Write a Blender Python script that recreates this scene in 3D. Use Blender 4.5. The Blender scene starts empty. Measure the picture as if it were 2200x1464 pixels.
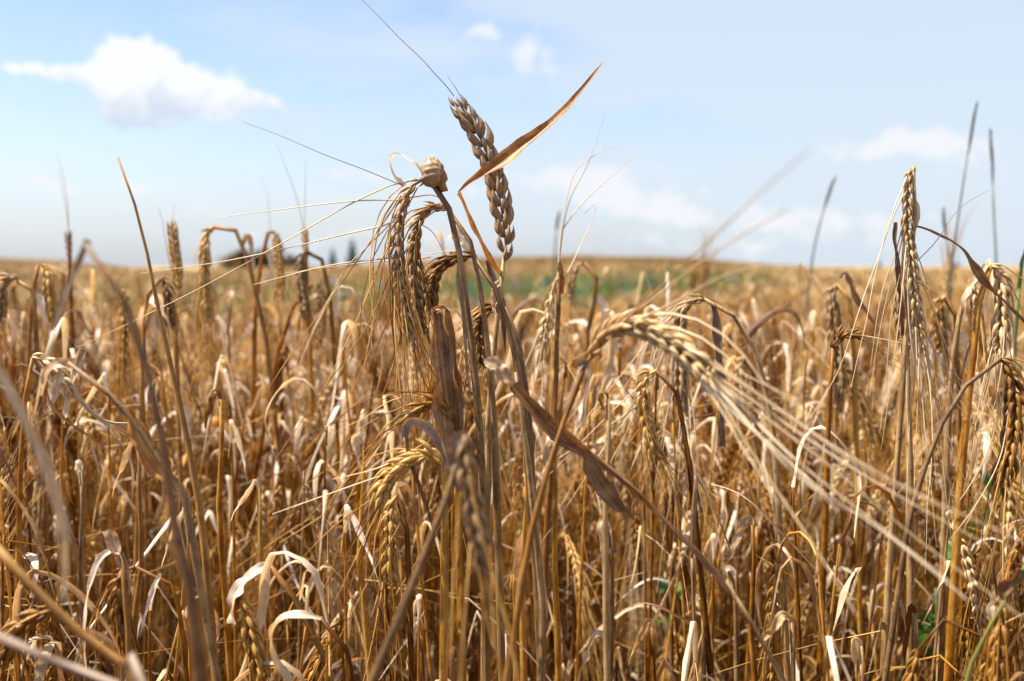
import bpy, math, random
import numpy as np
from mathutils import Vector as V, Matrix, Quaternion

S = bpy.context.scene
COL = S.collection
R = math.radians
rnd = random.Random(11)

# ------------------------------------------------------------------ camera
CAMZ, F, PITCH = 0.95, 2400.0, math.atan(166 / 2400)
cam_d = bpy.data.cameras.new('camera')
cam = bpy.data.objects.new('camera', cam_d); COL.objects.link(cam)
cam.location = (0, 0, CAMZ); cam.rotation_euler = (R(90) - PITCH, 0, 0)
cam_d.sensor_width = 23.5; cam_d.lens = F / 2200 * 23.5
cam_d.clip_start = 0.02; cam_d.clip_end = 5000
cam_d.dof.use_dof = True; cam_d.dof.focus_distance = 0.62; cam_d.dof.aperture_fstop = 5.0
cam_d.dof.aperture_blades = 7
S.camera = cam

# ------------------------------------------------------------------ light
SUN_EL, SUN_AZ = R(60), R(-88)      # azimuth from +Y (view direction), negative = to the left
sd = V((math.sin(SUN_AZ) * math.cos(SUN_EL), math.cos(SUN_AZ) * math.cos(SUN_EL), math.sin(SUN_EL)))
sl = bpy.data.lights.new('sun', 'SUN'); sl.energy = 5.0; sl.angle = R(0.53); sl.color = (1, .93, .79)
so = bpy.data.objects.new('sun', sl); COL.objects.link(so)
so.rotation_euler = sd.to_track_quat('Z', 'Y').to_euler()

S.view_settings.view_transform = 'Standard'; S.view_settings.look = 'None'
S.view_settings.exposure = 1.3; S.view_settings.gamma = 1
S.cycles.max_bounces = 9; S.cycles.diffuse_bounces = 6; S.cycles.transmission_bounces = 5
S.cycles.glossy_bounces = 2; S.cycles.caustics_reflective = False; S.cycles.caustics_refractive = False


class NT:
    """small helper that writes node trees"""
    def __init__(s, tree): s.t = tree; s.n = tree.nodes; s.l = tree.links
    def new(s, typ, **kw):
        n = s.n.new(typ)
        for k, v in kw.items(): setattr(n, k, v)
        return n
    def link(s, a, b): s.l.new(a, b)
    def put(s, sock, v):
        if isinstance(v, bpy.types.NodeSocket): s.l.new(v, sock)
        elif v is not None: sock.default_value = v
    def math(s, op, a, b=None, c=None, clamp=False):
        n = s.new('ShaderNodeMath', operation=op, use_clamp=clamp)
        s.put(n.inputs[0], a); s.put(n.inputs[1], b); s.put(n.inputs[2], c)
        return n.outputs[0]
    def mix(s, f, a, b, mode='MIX'):
        n = s.new('ShaderNodeMix', data_type='RGBA', blend_type=mode)
        s.put(n.inputs[0], f); s.put(n.inputs[6], a); s.put(n.inputs[7], b)
        return n.outputs[2]
    def smooth(s, x, a, b):
        n = s.new('ShaderNodeMapRange', interpolation_type='SMOOTHSTEP')
        s.put(n.inputs[0], x); n.inputs[1].default_value = a; n.inputs[2].default_value = b
        return n.outputs[0]
    def noise(s, vec, scale, detail=4, rough=.55, dist=0):
        n = s.new('ShaderNodeTexNoise'); s.put(n.inputs['Vector'], vec)
        n.inputs['Scale'].default_value = scale; n.inputs['Detail'].default_value = detail
        n.inputs['Roughness'].default_value = rough; n.inputs['Distortion'].default_value = dist
        return n.outputs['Fac'], n.outputs['Color']


def rgba(c): return (c[0], c[1], c[2], 1)


# ------------------------------------------------------------------ sky with clouds (world)
world = bpy.data.worlds.new('World'); S.world = world; world.use_nodes = True
w = NT(world.node_tree); w.n.clear()
tc = w.new('ShaderNodeTexCoord')
sky = w.new('ShaderNodeTexSky', sky_type='NISHITA', sun_disc=False)
sky.sun_elevation = SUN_EL; sky.sun_rotation = SUN_AZ; sky.altitude = 100
sky.air_density = 1.0; sky.dust_density = 1.3; sky.ozone_density = 1.6
sep = w.new('ShaderNodeSeparateXYZ'); w.link(tc.outputs['Generated'], sep.inputs[0])
dx, dy, dz = sep.outputs
az = w.math('ARCTAN2', dx, dy)                       # radians, 0 = view direction
el = w.math('ARCSINE', dz)
comb = w.new('ShaderNodeCombineXYZ'); w.put(comb.inputs[0], az); w.put(comb.inputs[1], el)
vec = comb.outputs[0]
nf, nc = w.noise(vec, 16, 7, .62)
nf2, nc2 = w.noise(vec, 26, 9, .66, .6)
def vwarp(amount):
    sub = w.new('ShaderNodeVectorMath', operation='SUBTRACT'); w.put(sub.inputs[0], nc); sub.inputs[1].default_value = (.5, .5, .5)
    sc = w.new('ShaderNodeVectorMath', operation='SCALE'); w.put(sc.inputs[0], sub.outputs[0]); sc.inputs['Scale'].default_value = amount
    ad = w.new('ShaderNodeVectorMath', operation='ADD'); w.put(ad.inputs[0], vec); w.put(ad.inputs[1], sc.outputs[0])
    return ad.outputs[0]
wv = vwarp(.045)
ws = w.new('ShaderNodeSeparateXYZ'); w.put(ws.inputs[0], wv)
def pix_dir(px, py):
    """azimuth and elevation in the sky of a point of the photograph"""
    x, y = (px - 1100) / F, (732 - py) / F
    d = V((x, math.cos(PITCH) + y * math.sin(PITCH), -math.sin(PITCH) + y * math.cos(PITCH))).normalized()
    return math.atan2(d.x, d.y), math.asin(d.z)
def blob(px, py, wx, wy, strength=1.0):
    a, e = pix_dir(px, py)
    u = w.math('DIVIDE', w.math('SUBTRACT', ws.outputs[0], a), wx / F)
    v = w.math('DIVIDE', w.math('SUBTRACT', ws.outputs[1], e), wy / F)
    r2 = w.math('ADD', w.math('MULTIPLY', u, u), w.math('MULTIPLY', v, v))
    return w.math('MULTIPLY', w.math('EXPONENT', w.math('MULTIPLY', r2, -1.0)), strength)
def blobs(lst):
    t = None
    for b in lst:
        o = blob(*b)
        t = o if t is None else w.math('ADD', t, o)
    return t
big = blobs([(285, 118, 85, 46), (345, 165, 95, 50), (420, 205, 110, 36), (530, 212, 95, 22, .9), (130, 155, 120, 17, .95),
             (255, 250, 44, 19, 1.1), (380, 240, 90, 26, .9), (225, 175, 60, 28, .8), (300, 205, 90, 40, .6)])
soft = blobs([(1050, 55, 70, 16, .6), (1150, 100, 65, 30, .6), (1150, 145, 55, 18, .45), (1230, 385, 150, 36, .75), (1420, 455, 150, 28, .7),
              (1330, 420, 160, 30, .5), (1680, 470, 110, 20, .5), (1990, 300, 110, 26, .8), (1880, 320, 75, 26, .65), (2120, 330, 120, 36, .5),
              (1850, 480, 160, 26, .5), (110, 405, 70, 15, .6), (290, 400, 55, 20, .65), (440, 450, 70, 15, .4), (780, 385, 75, 18, .6), (1010, 425, 60, 22, .5),
              (880, 500, 220, 26, .35), (1500, 520, 400, 18, .4), (600, 510, 150, 20, .25)])
cl_big = w.smooth(w.math('ADD', big, w.math('MULTIPLY', w.math('SUBTRACT', nf2, .5), 2.1)), .36, .72)
cl_soft = w.math('MULTIPLY', w.smooth(w.math('ADD', soft, w.math('MULTIPLY', w.math('SUBTRACT', nf2, .5), 1.9)), .20, .72), .9)
# thin veil: streaks of cirrus, thicker to the right and at mid height
mp = w.new('ShaderNodeMapping'); w.put(mp.inputs[0], vec); mp.inputs['Scale'].default_value = (1.0, 3.6, 1); mp.inputs['Rotation'].default_value = (0, 0, R(-16))
vf, _ = w.noise(mp.outputs[0], 4.2, 6, .55, .4)
veil = w.smooth(w.math('ADD', vf, w.math('ADD', w.math('MULTIPLY', az, .52), w.math('MULTIPLY', el, .25))), .34, .62)
veil = w.math('MULTIPLY', veil, .80)
low = w.smooth(el, .17, -.01)                          # paler towards the horizon
skyc = sky.outputs[0]
tint = w.mix(1.0, skyc, (1.10, 1.08, 1.20, 1), 'MULTIPLY')
c1 = w.mix(w.math('MULTIPLY', low, .5), tint, (4.05, 4.6, 5.3, 1))
c2 = w.mix(veil, c1, (4.05, 4.65, 5.2, 1))
c3 = w.mix(cl_soft, c2, (5.2, 5.3, 5.55, 1))
shade = w.smooth(w.math('ADD', w.math('MULTIPLY', w.math('SUBTRACT', nf2, .5), .13), el), pix_dir(0, 275)[1], pix_dir(0, 150)[1])
cb = w.mix(shade, (3.75, 4.3, 5.05, 1), (5.6, 5.7, 5.8, 1))
c4 = w.mix(w.math('MULTIPLY', cl_big, .96), c3, cb)
bg = w.new('ShaderNodeBackground'); w.link(c4, bg.inputs[0]); bg.inputs[1].default_value = 0.0725
out = w.new('ShaderNodeOutputWorld'); w.link(bg.outputs[0], out.inputs[0])


# ------------------------------------------------------------------ materials
def straw_mat(name, dark, mid, light, transl=.3, rough=.5, streak=(9, 26), spec=.35, vary=.5, speck=.0, bump=.25, tcol=None, blotch=110):
    m = bpy.data.materials.new(name); m.use_nodes = True
    t = NT(m.node_tree); t.n.clear()
    uv = t.new('ShaderNodeUVMap', uv_map='uv')
    oi = t.new('ShaderNodeObjectInfo')
    geo = t.new('ShaderNodeTexCoord')
    mp = t.new('ShaderNodeMapping'); t.link(uv.outputs[0], mp.inputs[0]); mp.inputs['Scale'].default_value = (streak[0], streak[1], 1)
    off = t.new('ShaderNodeCombineXYZ'); t.put(off.inputs[0], t.math('MULTIPLY', oi.outputs['Random'], 37.0)); t.put(off.inputs[1], t.math('MULTIPLY', oi.outputs['Random'], 91.0))
    t.link(off.outputs[0], mp.inputs['Location'])
    n1, _ = t.noise(mp.outputs[0], 1.0, 5, .62)
    n2, _ = t.noise(geo.outputs['Object'], blotch, 4, .65)
    n3, _ = t.noise(geo.outputs['Object'], 420, 2, .5)
    f = t.math('ADD', t.math('MULTIPLY', n1, .62), t.math('MULTIPLY', n2, .38))
    f = t.math('ADD', f, t.math('MULTIPLY', t.math('SUBTRACT', oi.outputs['Random'], .5), vary * .55))
    cr = t.new('ShaderNodeValToRGB'); e = cr.color_ramp.elements
    e[0].position = .36; e[0].color = rgba(dark); e[1].position = .65; e[1].color = rgba(light)
    x = e.new(.5); x.color = rgba(mid)
    t.put(cr.inputs[0], f)
    c = cr.outputs[0]
    if speck:
        c = t.mix(t.math('MULTIPLY', t.smooth(n3, .62, .70), speck), c, rgba([v * .3 for v in dark]))
    p = t.new('ShaderNodeBsdfPrincipled'); t.put(p.inputs['Base Color'], c)
    p.inputs['Roughness'].default_value = rough; p.inputs['Specular IOR Level'].default_value = spec
    if bump:
        b = t.new('ShaderNodeBump'); b.inputs['Strength'].default_value = bump; b.inputs['Distance'].default_value = .0006
        t.put(b.inputs['Height'], n1); t.link(b.outputs[0], p.inputs['Normal'])
    o = t.new('ShaderNodeOutputMaterial')
    if transl:
        tr = t.new('ShaderNodeBsdfTranslucent')
        t.put(tr.inputs[0], t.mix(1.0, c, rgba(tcol or (1.25, .95, .6)), 'MULTIPLY'))
        ms = t.new('ShaderNodeMixShader'); ms.inputs[0].default_value = transl
        t.link(p.outputs[0], ms.inputs[1]); t.link(tr.outputs[0], ms.inputs[2]); t.link(ms.outputs[0], o.inputs[0])
    else:
        t.link(p.outputs[0], o.inputs[0])
    return m

M = {}
M['stem'] = straw_mat('straw_stem', (.10, .030, .002), (.335, .136, .009), (.58, .34, .07), .34, .45, (3, 22), .3, .55, .35)
M['stem_grey'] = straw_mat('weathered_stem', (.10, .050, .018), (.24, .132, .050), (.46, .30, .135), .1, .5, (4, 26), .35, .3, .6)
M['stem_rust'] = straw_mat('rusty_stem', (.14, .052, .010), (.28, .125, .024), (.46, .25, .075), .2, .5, (3, 20), .35, .25, .4)
M['ear'] = straw_mat('golden_ear', (.13, .046, .003), (.36, .165, .019), (.66, .43, .125), .22, .45, (9, 1.6), .4, .45, .2)
M['ear_grey'] = straw_mat('weathered_ear', (.17, .09, .035), (.36, .22, .10), (.58, .41, .22), .28, .5, (9, 1.6), .35, .2, .25)
M['ear_tan'] = straw_mat('tan_ear', (.24, .13, .055), (.40, .265, .14), (.62, .47, .30), .25, .5, (9, 1.6), .35, .2, .2)
M['ear_pale'] = straw_mat('pale_ear', (.40, .23, .08), (.58, .40, .18), (.78, .64, .40), .22, .42, (9, 1.6), .45, .2, .15)
M['awn'] = straw_mat('awn', (.20, .075, .006), (.44, .21, .024), (.76, .55, .20), .36, .4, (1, 14), .3, .6, 0, 0, blotch=30)
M['awn_pale'] = straw_mat('pale_awn', (.52, .37, .18), (.70, .56, .34), (.84, .75, .56), .25, .35, (1, 12), .45, .3, 0, 0, blotch=30)
M['awn_dark'] = straw_mat('dark_awn', (.10, .065, .045), (.17, .115, .08), (.30, .22, .15), .15, .4, (1, 14), .4, .3, 0, 0, blotch=30)
M['leaf'] = straw_mat('dry_leaf', (.14, .052, .005), (.38, .185, .032), (.74, .57, .31), .38, .42, (9, 16), .4, .7, .3)
M['leaf_pale'] = straw_mat('bleached_leaf', (.40, .26, .13), (.68, .54, .37), (.85, .78, .68), .35, .4, (10, 14), .45, .45, .12)  # pale dry blade, lightened further to paint in white highlights
M['leaf_brown'] = straw_mat('brown_leaf', (.085, .038, .018), (.21, .098, .038), (.42, .23, .09), .3, .45, (8, 30), .4, .2, .6)
M['leaf_rust'] = straw_mat('rust_leaf', (.15, .055, .012), (.36, .16, .04), (.60, .36, .14), .4, .45, (7, 36), .4, .2, .5)
M['leaf_tan'] = straw_mat('tan_leaf', (.14, .066, .026), (.36, .215, .105), (.58, .43, .26), .28, .45, (8, 14), .4, .25, .6)
M['leaf_grey'] = straw_mat('grey_leaf', (.11, .065, .042), (.25, .165, .11), (.48, .37, .28), .25, .5, (9, 20), .35, .25, .6)
M['green'] = straw_mat('green_leaf', (.035, .075, .02), (.07, .14, .035), (.13, .20, .06), .35, .45, (4, 20), .4, .5, 0, .2, (1.0, 1.25, .4))
M['yellow_green'] = straw_mat('yellow_green_stalk', (.16, .15, .03), (.27, .235, .06), (.42, .35, .12), .3, .45, (3, 20), .3, .3, .2, .2, (1.0, 1.1, .4))
M['grass'] = straw_mat('grass_stalk', (.06, .07, .045), (.11, .12, .075), (.18, .19, .11), .15, .5, (3, 20), .3, .3, .2)
M['panicle'] = straw_mat('grass_head', (.08, .072, .06), (.14, .125, .105), (.22, .20, .165), .1, .6, (3, 20), .2, .2, 0)
M['weed'] = straw_mat('weed_leaf', (.09, .125, .03), (.185, .24, .065), (.31, .33, .12), .3, .55, (4, 10), .3, .8, 0, .2, (1.0, 1.2, .5))
M['dry_weed'] = straw_mat('dry_weed', (.18, .115, .045), (.29, .20, .09), (.41, .30, .16), .2, .55, (4, 10), .3, .8, 0, .2)
M['petal'] = straw_mat('cornflower_petal', (.10, .12, .40), (.16, .18, .55), (.26, .28, .65), .2, .6, (3, 3), .2, .3, 0, 0, (.8, .9, 1.2))
M['crown_dark'] = straw_mat('tree_leaf', (.018, .022, .014), (.035, .04, .022), (.065, .06, .032), .15, .6, (3, 3), .2, .6, 0, 0)
M['crown_blue'] = straw_mat('fir_needles', (.018, .032, .03), (.03, .05, .045), (.05, .075, .06), .1, .6, (3, 3), .2, .6, 0, 0)
M['bark'] = straw_mat('bark', (.05, .035, .025), (.09, .065, .045), (.14, .1, .07), 0, .8, (4, 4), .2, .3, 0)

def soil_mat():
    m = bpy.data.materials.new('field_soil'); m.use_nodes = True
    t = NT(m.node_tree); t.n.clear()
    g = t.new('ShaderNodeTexCoord')
    a, _ = t.noise(g.outputs['Object'], 30, 6, .65); b, _ = t.noise(g.outputs['Object'], .5, 5, .6)
    mp = t.new('ShaderNodeMapping'); t.link(g.outputs['Object'], mp.inputs[0]); mp.inputs['Scale'].default_value = (.12, .5, 1)
    d, _ = t.noise(mp.outputs[0], 1.2, 5, .6)
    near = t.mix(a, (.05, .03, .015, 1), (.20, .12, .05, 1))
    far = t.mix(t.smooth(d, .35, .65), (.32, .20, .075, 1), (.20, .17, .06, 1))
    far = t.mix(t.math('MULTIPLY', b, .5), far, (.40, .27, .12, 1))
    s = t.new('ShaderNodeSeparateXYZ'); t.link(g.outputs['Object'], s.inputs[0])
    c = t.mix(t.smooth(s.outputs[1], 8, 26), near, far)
    p = t.new('ShaderNodeBsdfPrincipled'); t.put(p.inputs['Base Color'], c); p.inputs['Roughness'].default_value = .9
    bp = t.new('ShaderNodeBump'); bp.inputs['Strength'].default_value = .8; bp.inputs['Distance'].default_value = .02; t.put(bp.inputs['Height'], a)
    t.link(bp.outputs[0], p.inputs['Normal'])
    o = t.new('ShaderNodeOutputMaterial'); t.link(p.outputs[0], o.inputs[0])
    return m
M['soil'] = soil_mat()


# ------------------------------------------------------------------ geometry helpers
def spline(pts, n):
    """Catmull-Rom through pts, resampled to n+1 points of equal arc length"""
    pts = [V(p) for p in pts]
    if len(pts) == 2:
        return [pts[0].lerp(pts[1], i / n) for i in range(n + 1)]
    P = [pts[0] * 2 - pts[1]] + pts + [pts[-1] * 2 - pts[-2]]
    dense = []
    for i in range(1, len(P) - 2):
        p0, p1, p2, p3 = P[i - 1:i + 3]
        for k in range(12):
            t = k / 12
            dense.append(.5 * ((2 * p1) + (p2 - p0) * t + (2 * p0 - 5 * p1 + 4 * p2 - p3) * t * t + (3 * p1 - p0 - 3 * p2 + p3) * t ** 3))
    dense.append(pts[-1])
    cum = [0]
    for a, b in zip(dense, dense[1:]): cum.append(cum[-1] + (b - a).length)
    L = cum[-1] or 1e-9; res = []; j = 0
    for i in range(n + 1):
        s = L * i / n
        while j < len(cum) - 2 and cum[j + 1] < s: j += 1
        seg = cum[j + 1] - cum[j]
        res.append(dense[j].lerp(dense[j + 1], (s - cum[j]) / seg if seg > 1e-12 else 0))
    return res

def tangents(p):
    n = len(p); out = []
    for i in range(n):
        d = p[min(i + 1, n - 1)] - p[max(i - 1, 0)]
        out.append(d.normalized() if d.length > 1e-12 else V((0, 0, 1)))
    return out

def frames(p, up=None):
    T = tangents(p)
    u = up if up else (V((1, 0, 0)) if abs(T[0].x) < .8 else V((0, 1, 0)))
    N = []
    u = (u - T[0] * u.dot(T[0]))
    if u.length < 1e-6: u = T[0].orthogonal()
    u.normalize()
    for i, t in enumerate(T):
        if i:
            q = T[i - 1].rotation_difference(t); u = q @ u
            u = (u - t * u.dot(t)).normalized()
        N.append(u.copy())
    return T, N

class MB:
    def __init__(s): s.v = []; s.f = []; s.uv = []; s.mi = []; s.mats = []
    def slot(s, m):
        if m not in s.mats: s.mats.append(m)
        return s.mats.index(m)
    def grid(s, rows, uvs, m, closed):
        """rows of vertices (lists of Vector) joined by quads"""
        b = len(s.v); nr, nc = len(rows), len(rows[0]); k = s.slot(m)
        for r in rows: s.v.extend([tuple(x) for x in r])
        for i in range(nr - 1):
            for j in range(nc if closed else nc - 1):
                j2 = (j + 1) % nc
                s.f.append((b + i * nc + j, b + i * nc + j2, b + (i + 1) * nc + j2, b + (i + 1) * nc + j))
                u0, u1 = j / nc if closed else j / (nc - 1), (j + 1) / nc if closed else (j + 1) / (nc - 1)
                s.uv.extend([(u0, uvs[i]), (u1, uvs[i]), (u1, uvs[i + 1]), (u0, uvs[i + 1])])
                s.mi.append(k)
    def tube(s, p, rad, m, n=6, cap=False):
        T, N = frames(p); rows = []; uvs = []; L = 0
        for i, (c, t, u) in enumerate(zip(p, T, N)):
            b = t.cross(u); r = rad[i] if isinstance(rad, (list, tuple)) else rad(i / (len(p) - 1))
            rows.append([c + (u * math.cos(a) + b * math.sin(a)) * r for a in [2 * math.pi * j / n for j in range(n)]])
            if i: L += (p[i] - p[i - 1]).length
            uvs.append(L)
        if cap:
            rows.insert(0, [p[0]] * n); rows.append([p[-1]] * n); uvs.insert(0, uvs[0]); uvs.append(uvs[-1])
        s.grid(rows, uvs, m, True)
    def ribbon(s, p, width, m, up=None, twist=0, curl=.5, nc=5, rag=0, rng=rnd, fold=0, wave=None):
        """a leaf blade along p: width(t), its cross section rolled by curl, turned by twist"""
        T, N = frames(p, up); rows = []; uvs = []; L = 0; n = len(p)
        rl, rr = rng.random() * 9, rng.random() * 9; wv_ = rng.uniform(.25, .9) if width(.5) < .008 else rng.uniform(.15, .4)
        if wave is not None: wv_ = wave
        for i in range(n):
            t = i / (n - 1); a = (twist(t) if callable(twist) else twist * t) + wv_ * (math.sin(t * 13 + rl) + .6 * math.sin(t * 29 + rr)) * .5
            cu = (curl(t) if callable(curl) else curl) * (1 + .35 * math.sin(t * 17 + rr))
            u = Quaternion(T[i], a) @ N[i]; b = T[i].cross(u); wd = width(t)
            row = []
            for j in range(nc):
                x = 2 * j / (nc - 1) - 1
                ww = wd * (1 + rag * (math.sin(t * 23 + rl) * .5 + math.sin(t * 51 + rr) * .5) * abs(x))
                ang = x * cu * 1.6
                if cu > .02:
                    rad_ = ww / (cu * 3.2) ; px_ = math.sin(ang) * rad_; pz_ = (1 - math.cos(ang)) * rad_
                else: px_, pz_ = x * ww * .5, 0
                pz_ += fold * abs(x) * ww * .5
                pz_ += ww * .035 * (1 if j % 2 else -1)
                row.append(p[i] + b * px_ + u * pz_)
            rows.append(row)
            if i: L += (p[i] - p[i - 1]).length
            uvs.append(L)
        s.grid(rows, uvs, m, False)
    def kernel(s, p, d, o, L, W, Th, m, n=6, hi=True):
        d = d.normalized(); o = (o - d * o.dot(d)).normalized(); b = d.cross(o)
        prof = [(0, .3), (.12, .72), (.30, 1), (.48, .93), (.64, .62), (.80, .30), (1, .07)] if hi else [(0, .4), (.35, 1), (.75, .65), (1, .08)]
        rows = []
        for t, r in prof:
            c = p + d * (L * t) + o * (Th * .55 * math.sin(t * 2.6))
            row = []
            for j in range(n):
                a = 2 * math.pi * j / n
                k = r * (1.0 if j % 2 == 0 else .88)
                row.append(c + b * (math.cos(a) * W * .5 * k) + o * (math.sin(a) * Th * .5 * k))
            rows.append(row)
        s.grid(rows, [t for t, _ in prof], m, True)
        return p + d * L + o * (Th * .55 * math.sin(2.6))
    def build(s, name, parent=None, origin=None, smooth=True):
        me = bpy.data.meshes.new(name)
        o_ = origin or V((0, 0, 0))
        vs = np.array([(x[0] - o_.x, x[1] - o_.y, x[2] - o_.z) for x in s.v], dtype=np.float32)
        me.from_pydata(vs.tolist(), [], s.f)
        for m in s.mats: me.materials.append(m)
        me.polygons.foreach_set('material_index', s.mi)
        if smooth: me.polygons.foreach_set('use_smooth', [True] * len(s.f))
        l = me.uv_layers.new(name='uv'); l.data.foreach_set('uv', [c for q in s.uv for c in q])
        ob = bpy.data.objects.new(name, me)
        if parent is not False:
            COL.objects.link(ob)
            if parent: ob.parent = parent
        return ob

def tag(o, label=None, cat=None, group=None, kind=None):
    if label: o['label'] = label
    if cat: o['category'] = cat
    if group: o['group'] = group
    if kind: o['kind'] = kind
    elif label: o['kind'] = 'thing'
    return o

def empty(name, loc):
    o = bpy.data.objects.new(name, None); COL.objects.link(o); o.location = loc; o.empty_display_size = .05
    return o


def ear_geometry(mb, path, m, width=1.0, spacing=.0030, two_row=False, side=None, klen=.0105, hi=True, rng=rnd, skip=0.0, n=6, taper=True):
    """kernels along a rachis path; returns the kernel tips as (tip, direction, outward, t)"""
    L = sum((b - a).length for a, b in zip(path, path[1:]))
    nodes = max(4, int(L / spacing))
    p = spline(path, nodes)
    T, N = frames(p, side)
    mb.tube(p, lambda t: (.0007 if two_row else .0011) * width * (1 - .4 * t), m, 5)
    tips = []
    for i in range(nodes):
        t = i / nodes
        k = (.62 + .38 * min(1, t * 5)) * (1 if t < .75 else 1 - .55 * (t - .75) / .25) if taper else 1
        s_ = 1 if i % 2 == 0 else -1
        bb = T[i].cross(N[i])
        angs = [0, R(-60) * s_] if two_row else [0, R(58), R(-58)]
        for a in angs:
            if rng.random() < skip: continue
            o = (N[i] * math.cos(a) + bb * math.sin(a)) * s_
            o = (o + V((rng.gauss(0, .1), rng.gauss(0, .1), rng.gauss(0, .1)))).normalized()
            kk = k * (1 if a == 0 else .92) * width * rng.uniform(.82, 1.14)
            d = (T[i] * 1.0 + o * ((.24 if not two_row else .15) + rng.uniform(-.06, .09))).normalized()
            Lk = klen * kk * (1.25 if two_row else 1)
            tip = mb.kernel(p[i] + o * (.0010 if two_row else .0010) * width, d, o, Lk, .0032 * kk * (1.4 if two_row else 1), (.0052 if two_row else .0028) * kk, m, n, hi)
            tips.append((tip, d, o, t))
    return tips

def awn_path(tip, d, L, axis, rng, spread=.12, sag=.10, n=6):
    dr = (d * .35 + axis * .65 + V((rng.gauss(0, spread), rng.gauss(0, spread), rng.gauss(0, spread)))).normalized()
    k = V((rng.gauss(0, 1), rng.gauss(0, 1), rng.gauss(0, 1))) * (L * .06)
    return [tip + (d.lerp(dr, min(1, .3 + t))).normalized() * (L * t) + V((0, 0, -sag * L * t * t)) + k * t * t for t in [i / n for i in range(n + 1)]]

def awn_tube(mb, p, m, r=.00036):
    mb.tube(p, lambda t: r * (1 - .8 * t) + .00004, m, 4)


# ------------------------------------------------------------------ the field's ground
def crest(px):
    """height of the canopy line in the photograph above column px"""
    return np.interp(px, [-1500, 0, 120, 250, 330, 480, 800, 1000, 1250, 1450, 1600, 1750, 2200, 4000],
                     [552, 558, 562, 573, 582, 580, 570, 557, 552, 555, 566, 577, 577, 566])
def ground_z(x, y):
    d = math.hypot(x, y)
    if y <= 2: return 0.0
    dip = -.17 * math.exp(-((y - 8.0) / 3.4) ** 2) * (1 - .65 / (1 + math.exp(-(x / y - .22) * 14)))
    px = 1100 + F * x / max(y, 1)
    zc = .95 + (566 - float(crest(px))) / F * 62 - .80
    t = max(0, min(1, (d - 10) / 48)); t = t * t * (3 - 2 * t)
    z = zc * t + dip * min(1, (y - 2) / 2)
    if d > 64: z -= (min(d, 400) - 64) * .012
    return z
def build_ground():
    ys = [-60, -20, -6, -2, 0, 2, 4, 6, 8, 10, 12, 14, 17, 20, 24, 28, 33, 38, 44, 50, 56, 60, 64, 70, 80, 95, 120, 160, 220, 320, 500, 900, 1800]
    us = [i / 40 for i in range(-40, 41)]
    mb = MB(); rows = []
    for y in ys:
        wd = max(60, abs(y) * 1.6)
        rows.append([V((u * wd, y, ground_z(u * wd, y))) for u in us])
    mb.grid(rows, [0] * len(rows), M['soil'], False)
    o = mb.build('ground'); tag(o, kind='structure')
    return o
build_ground()


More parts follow.
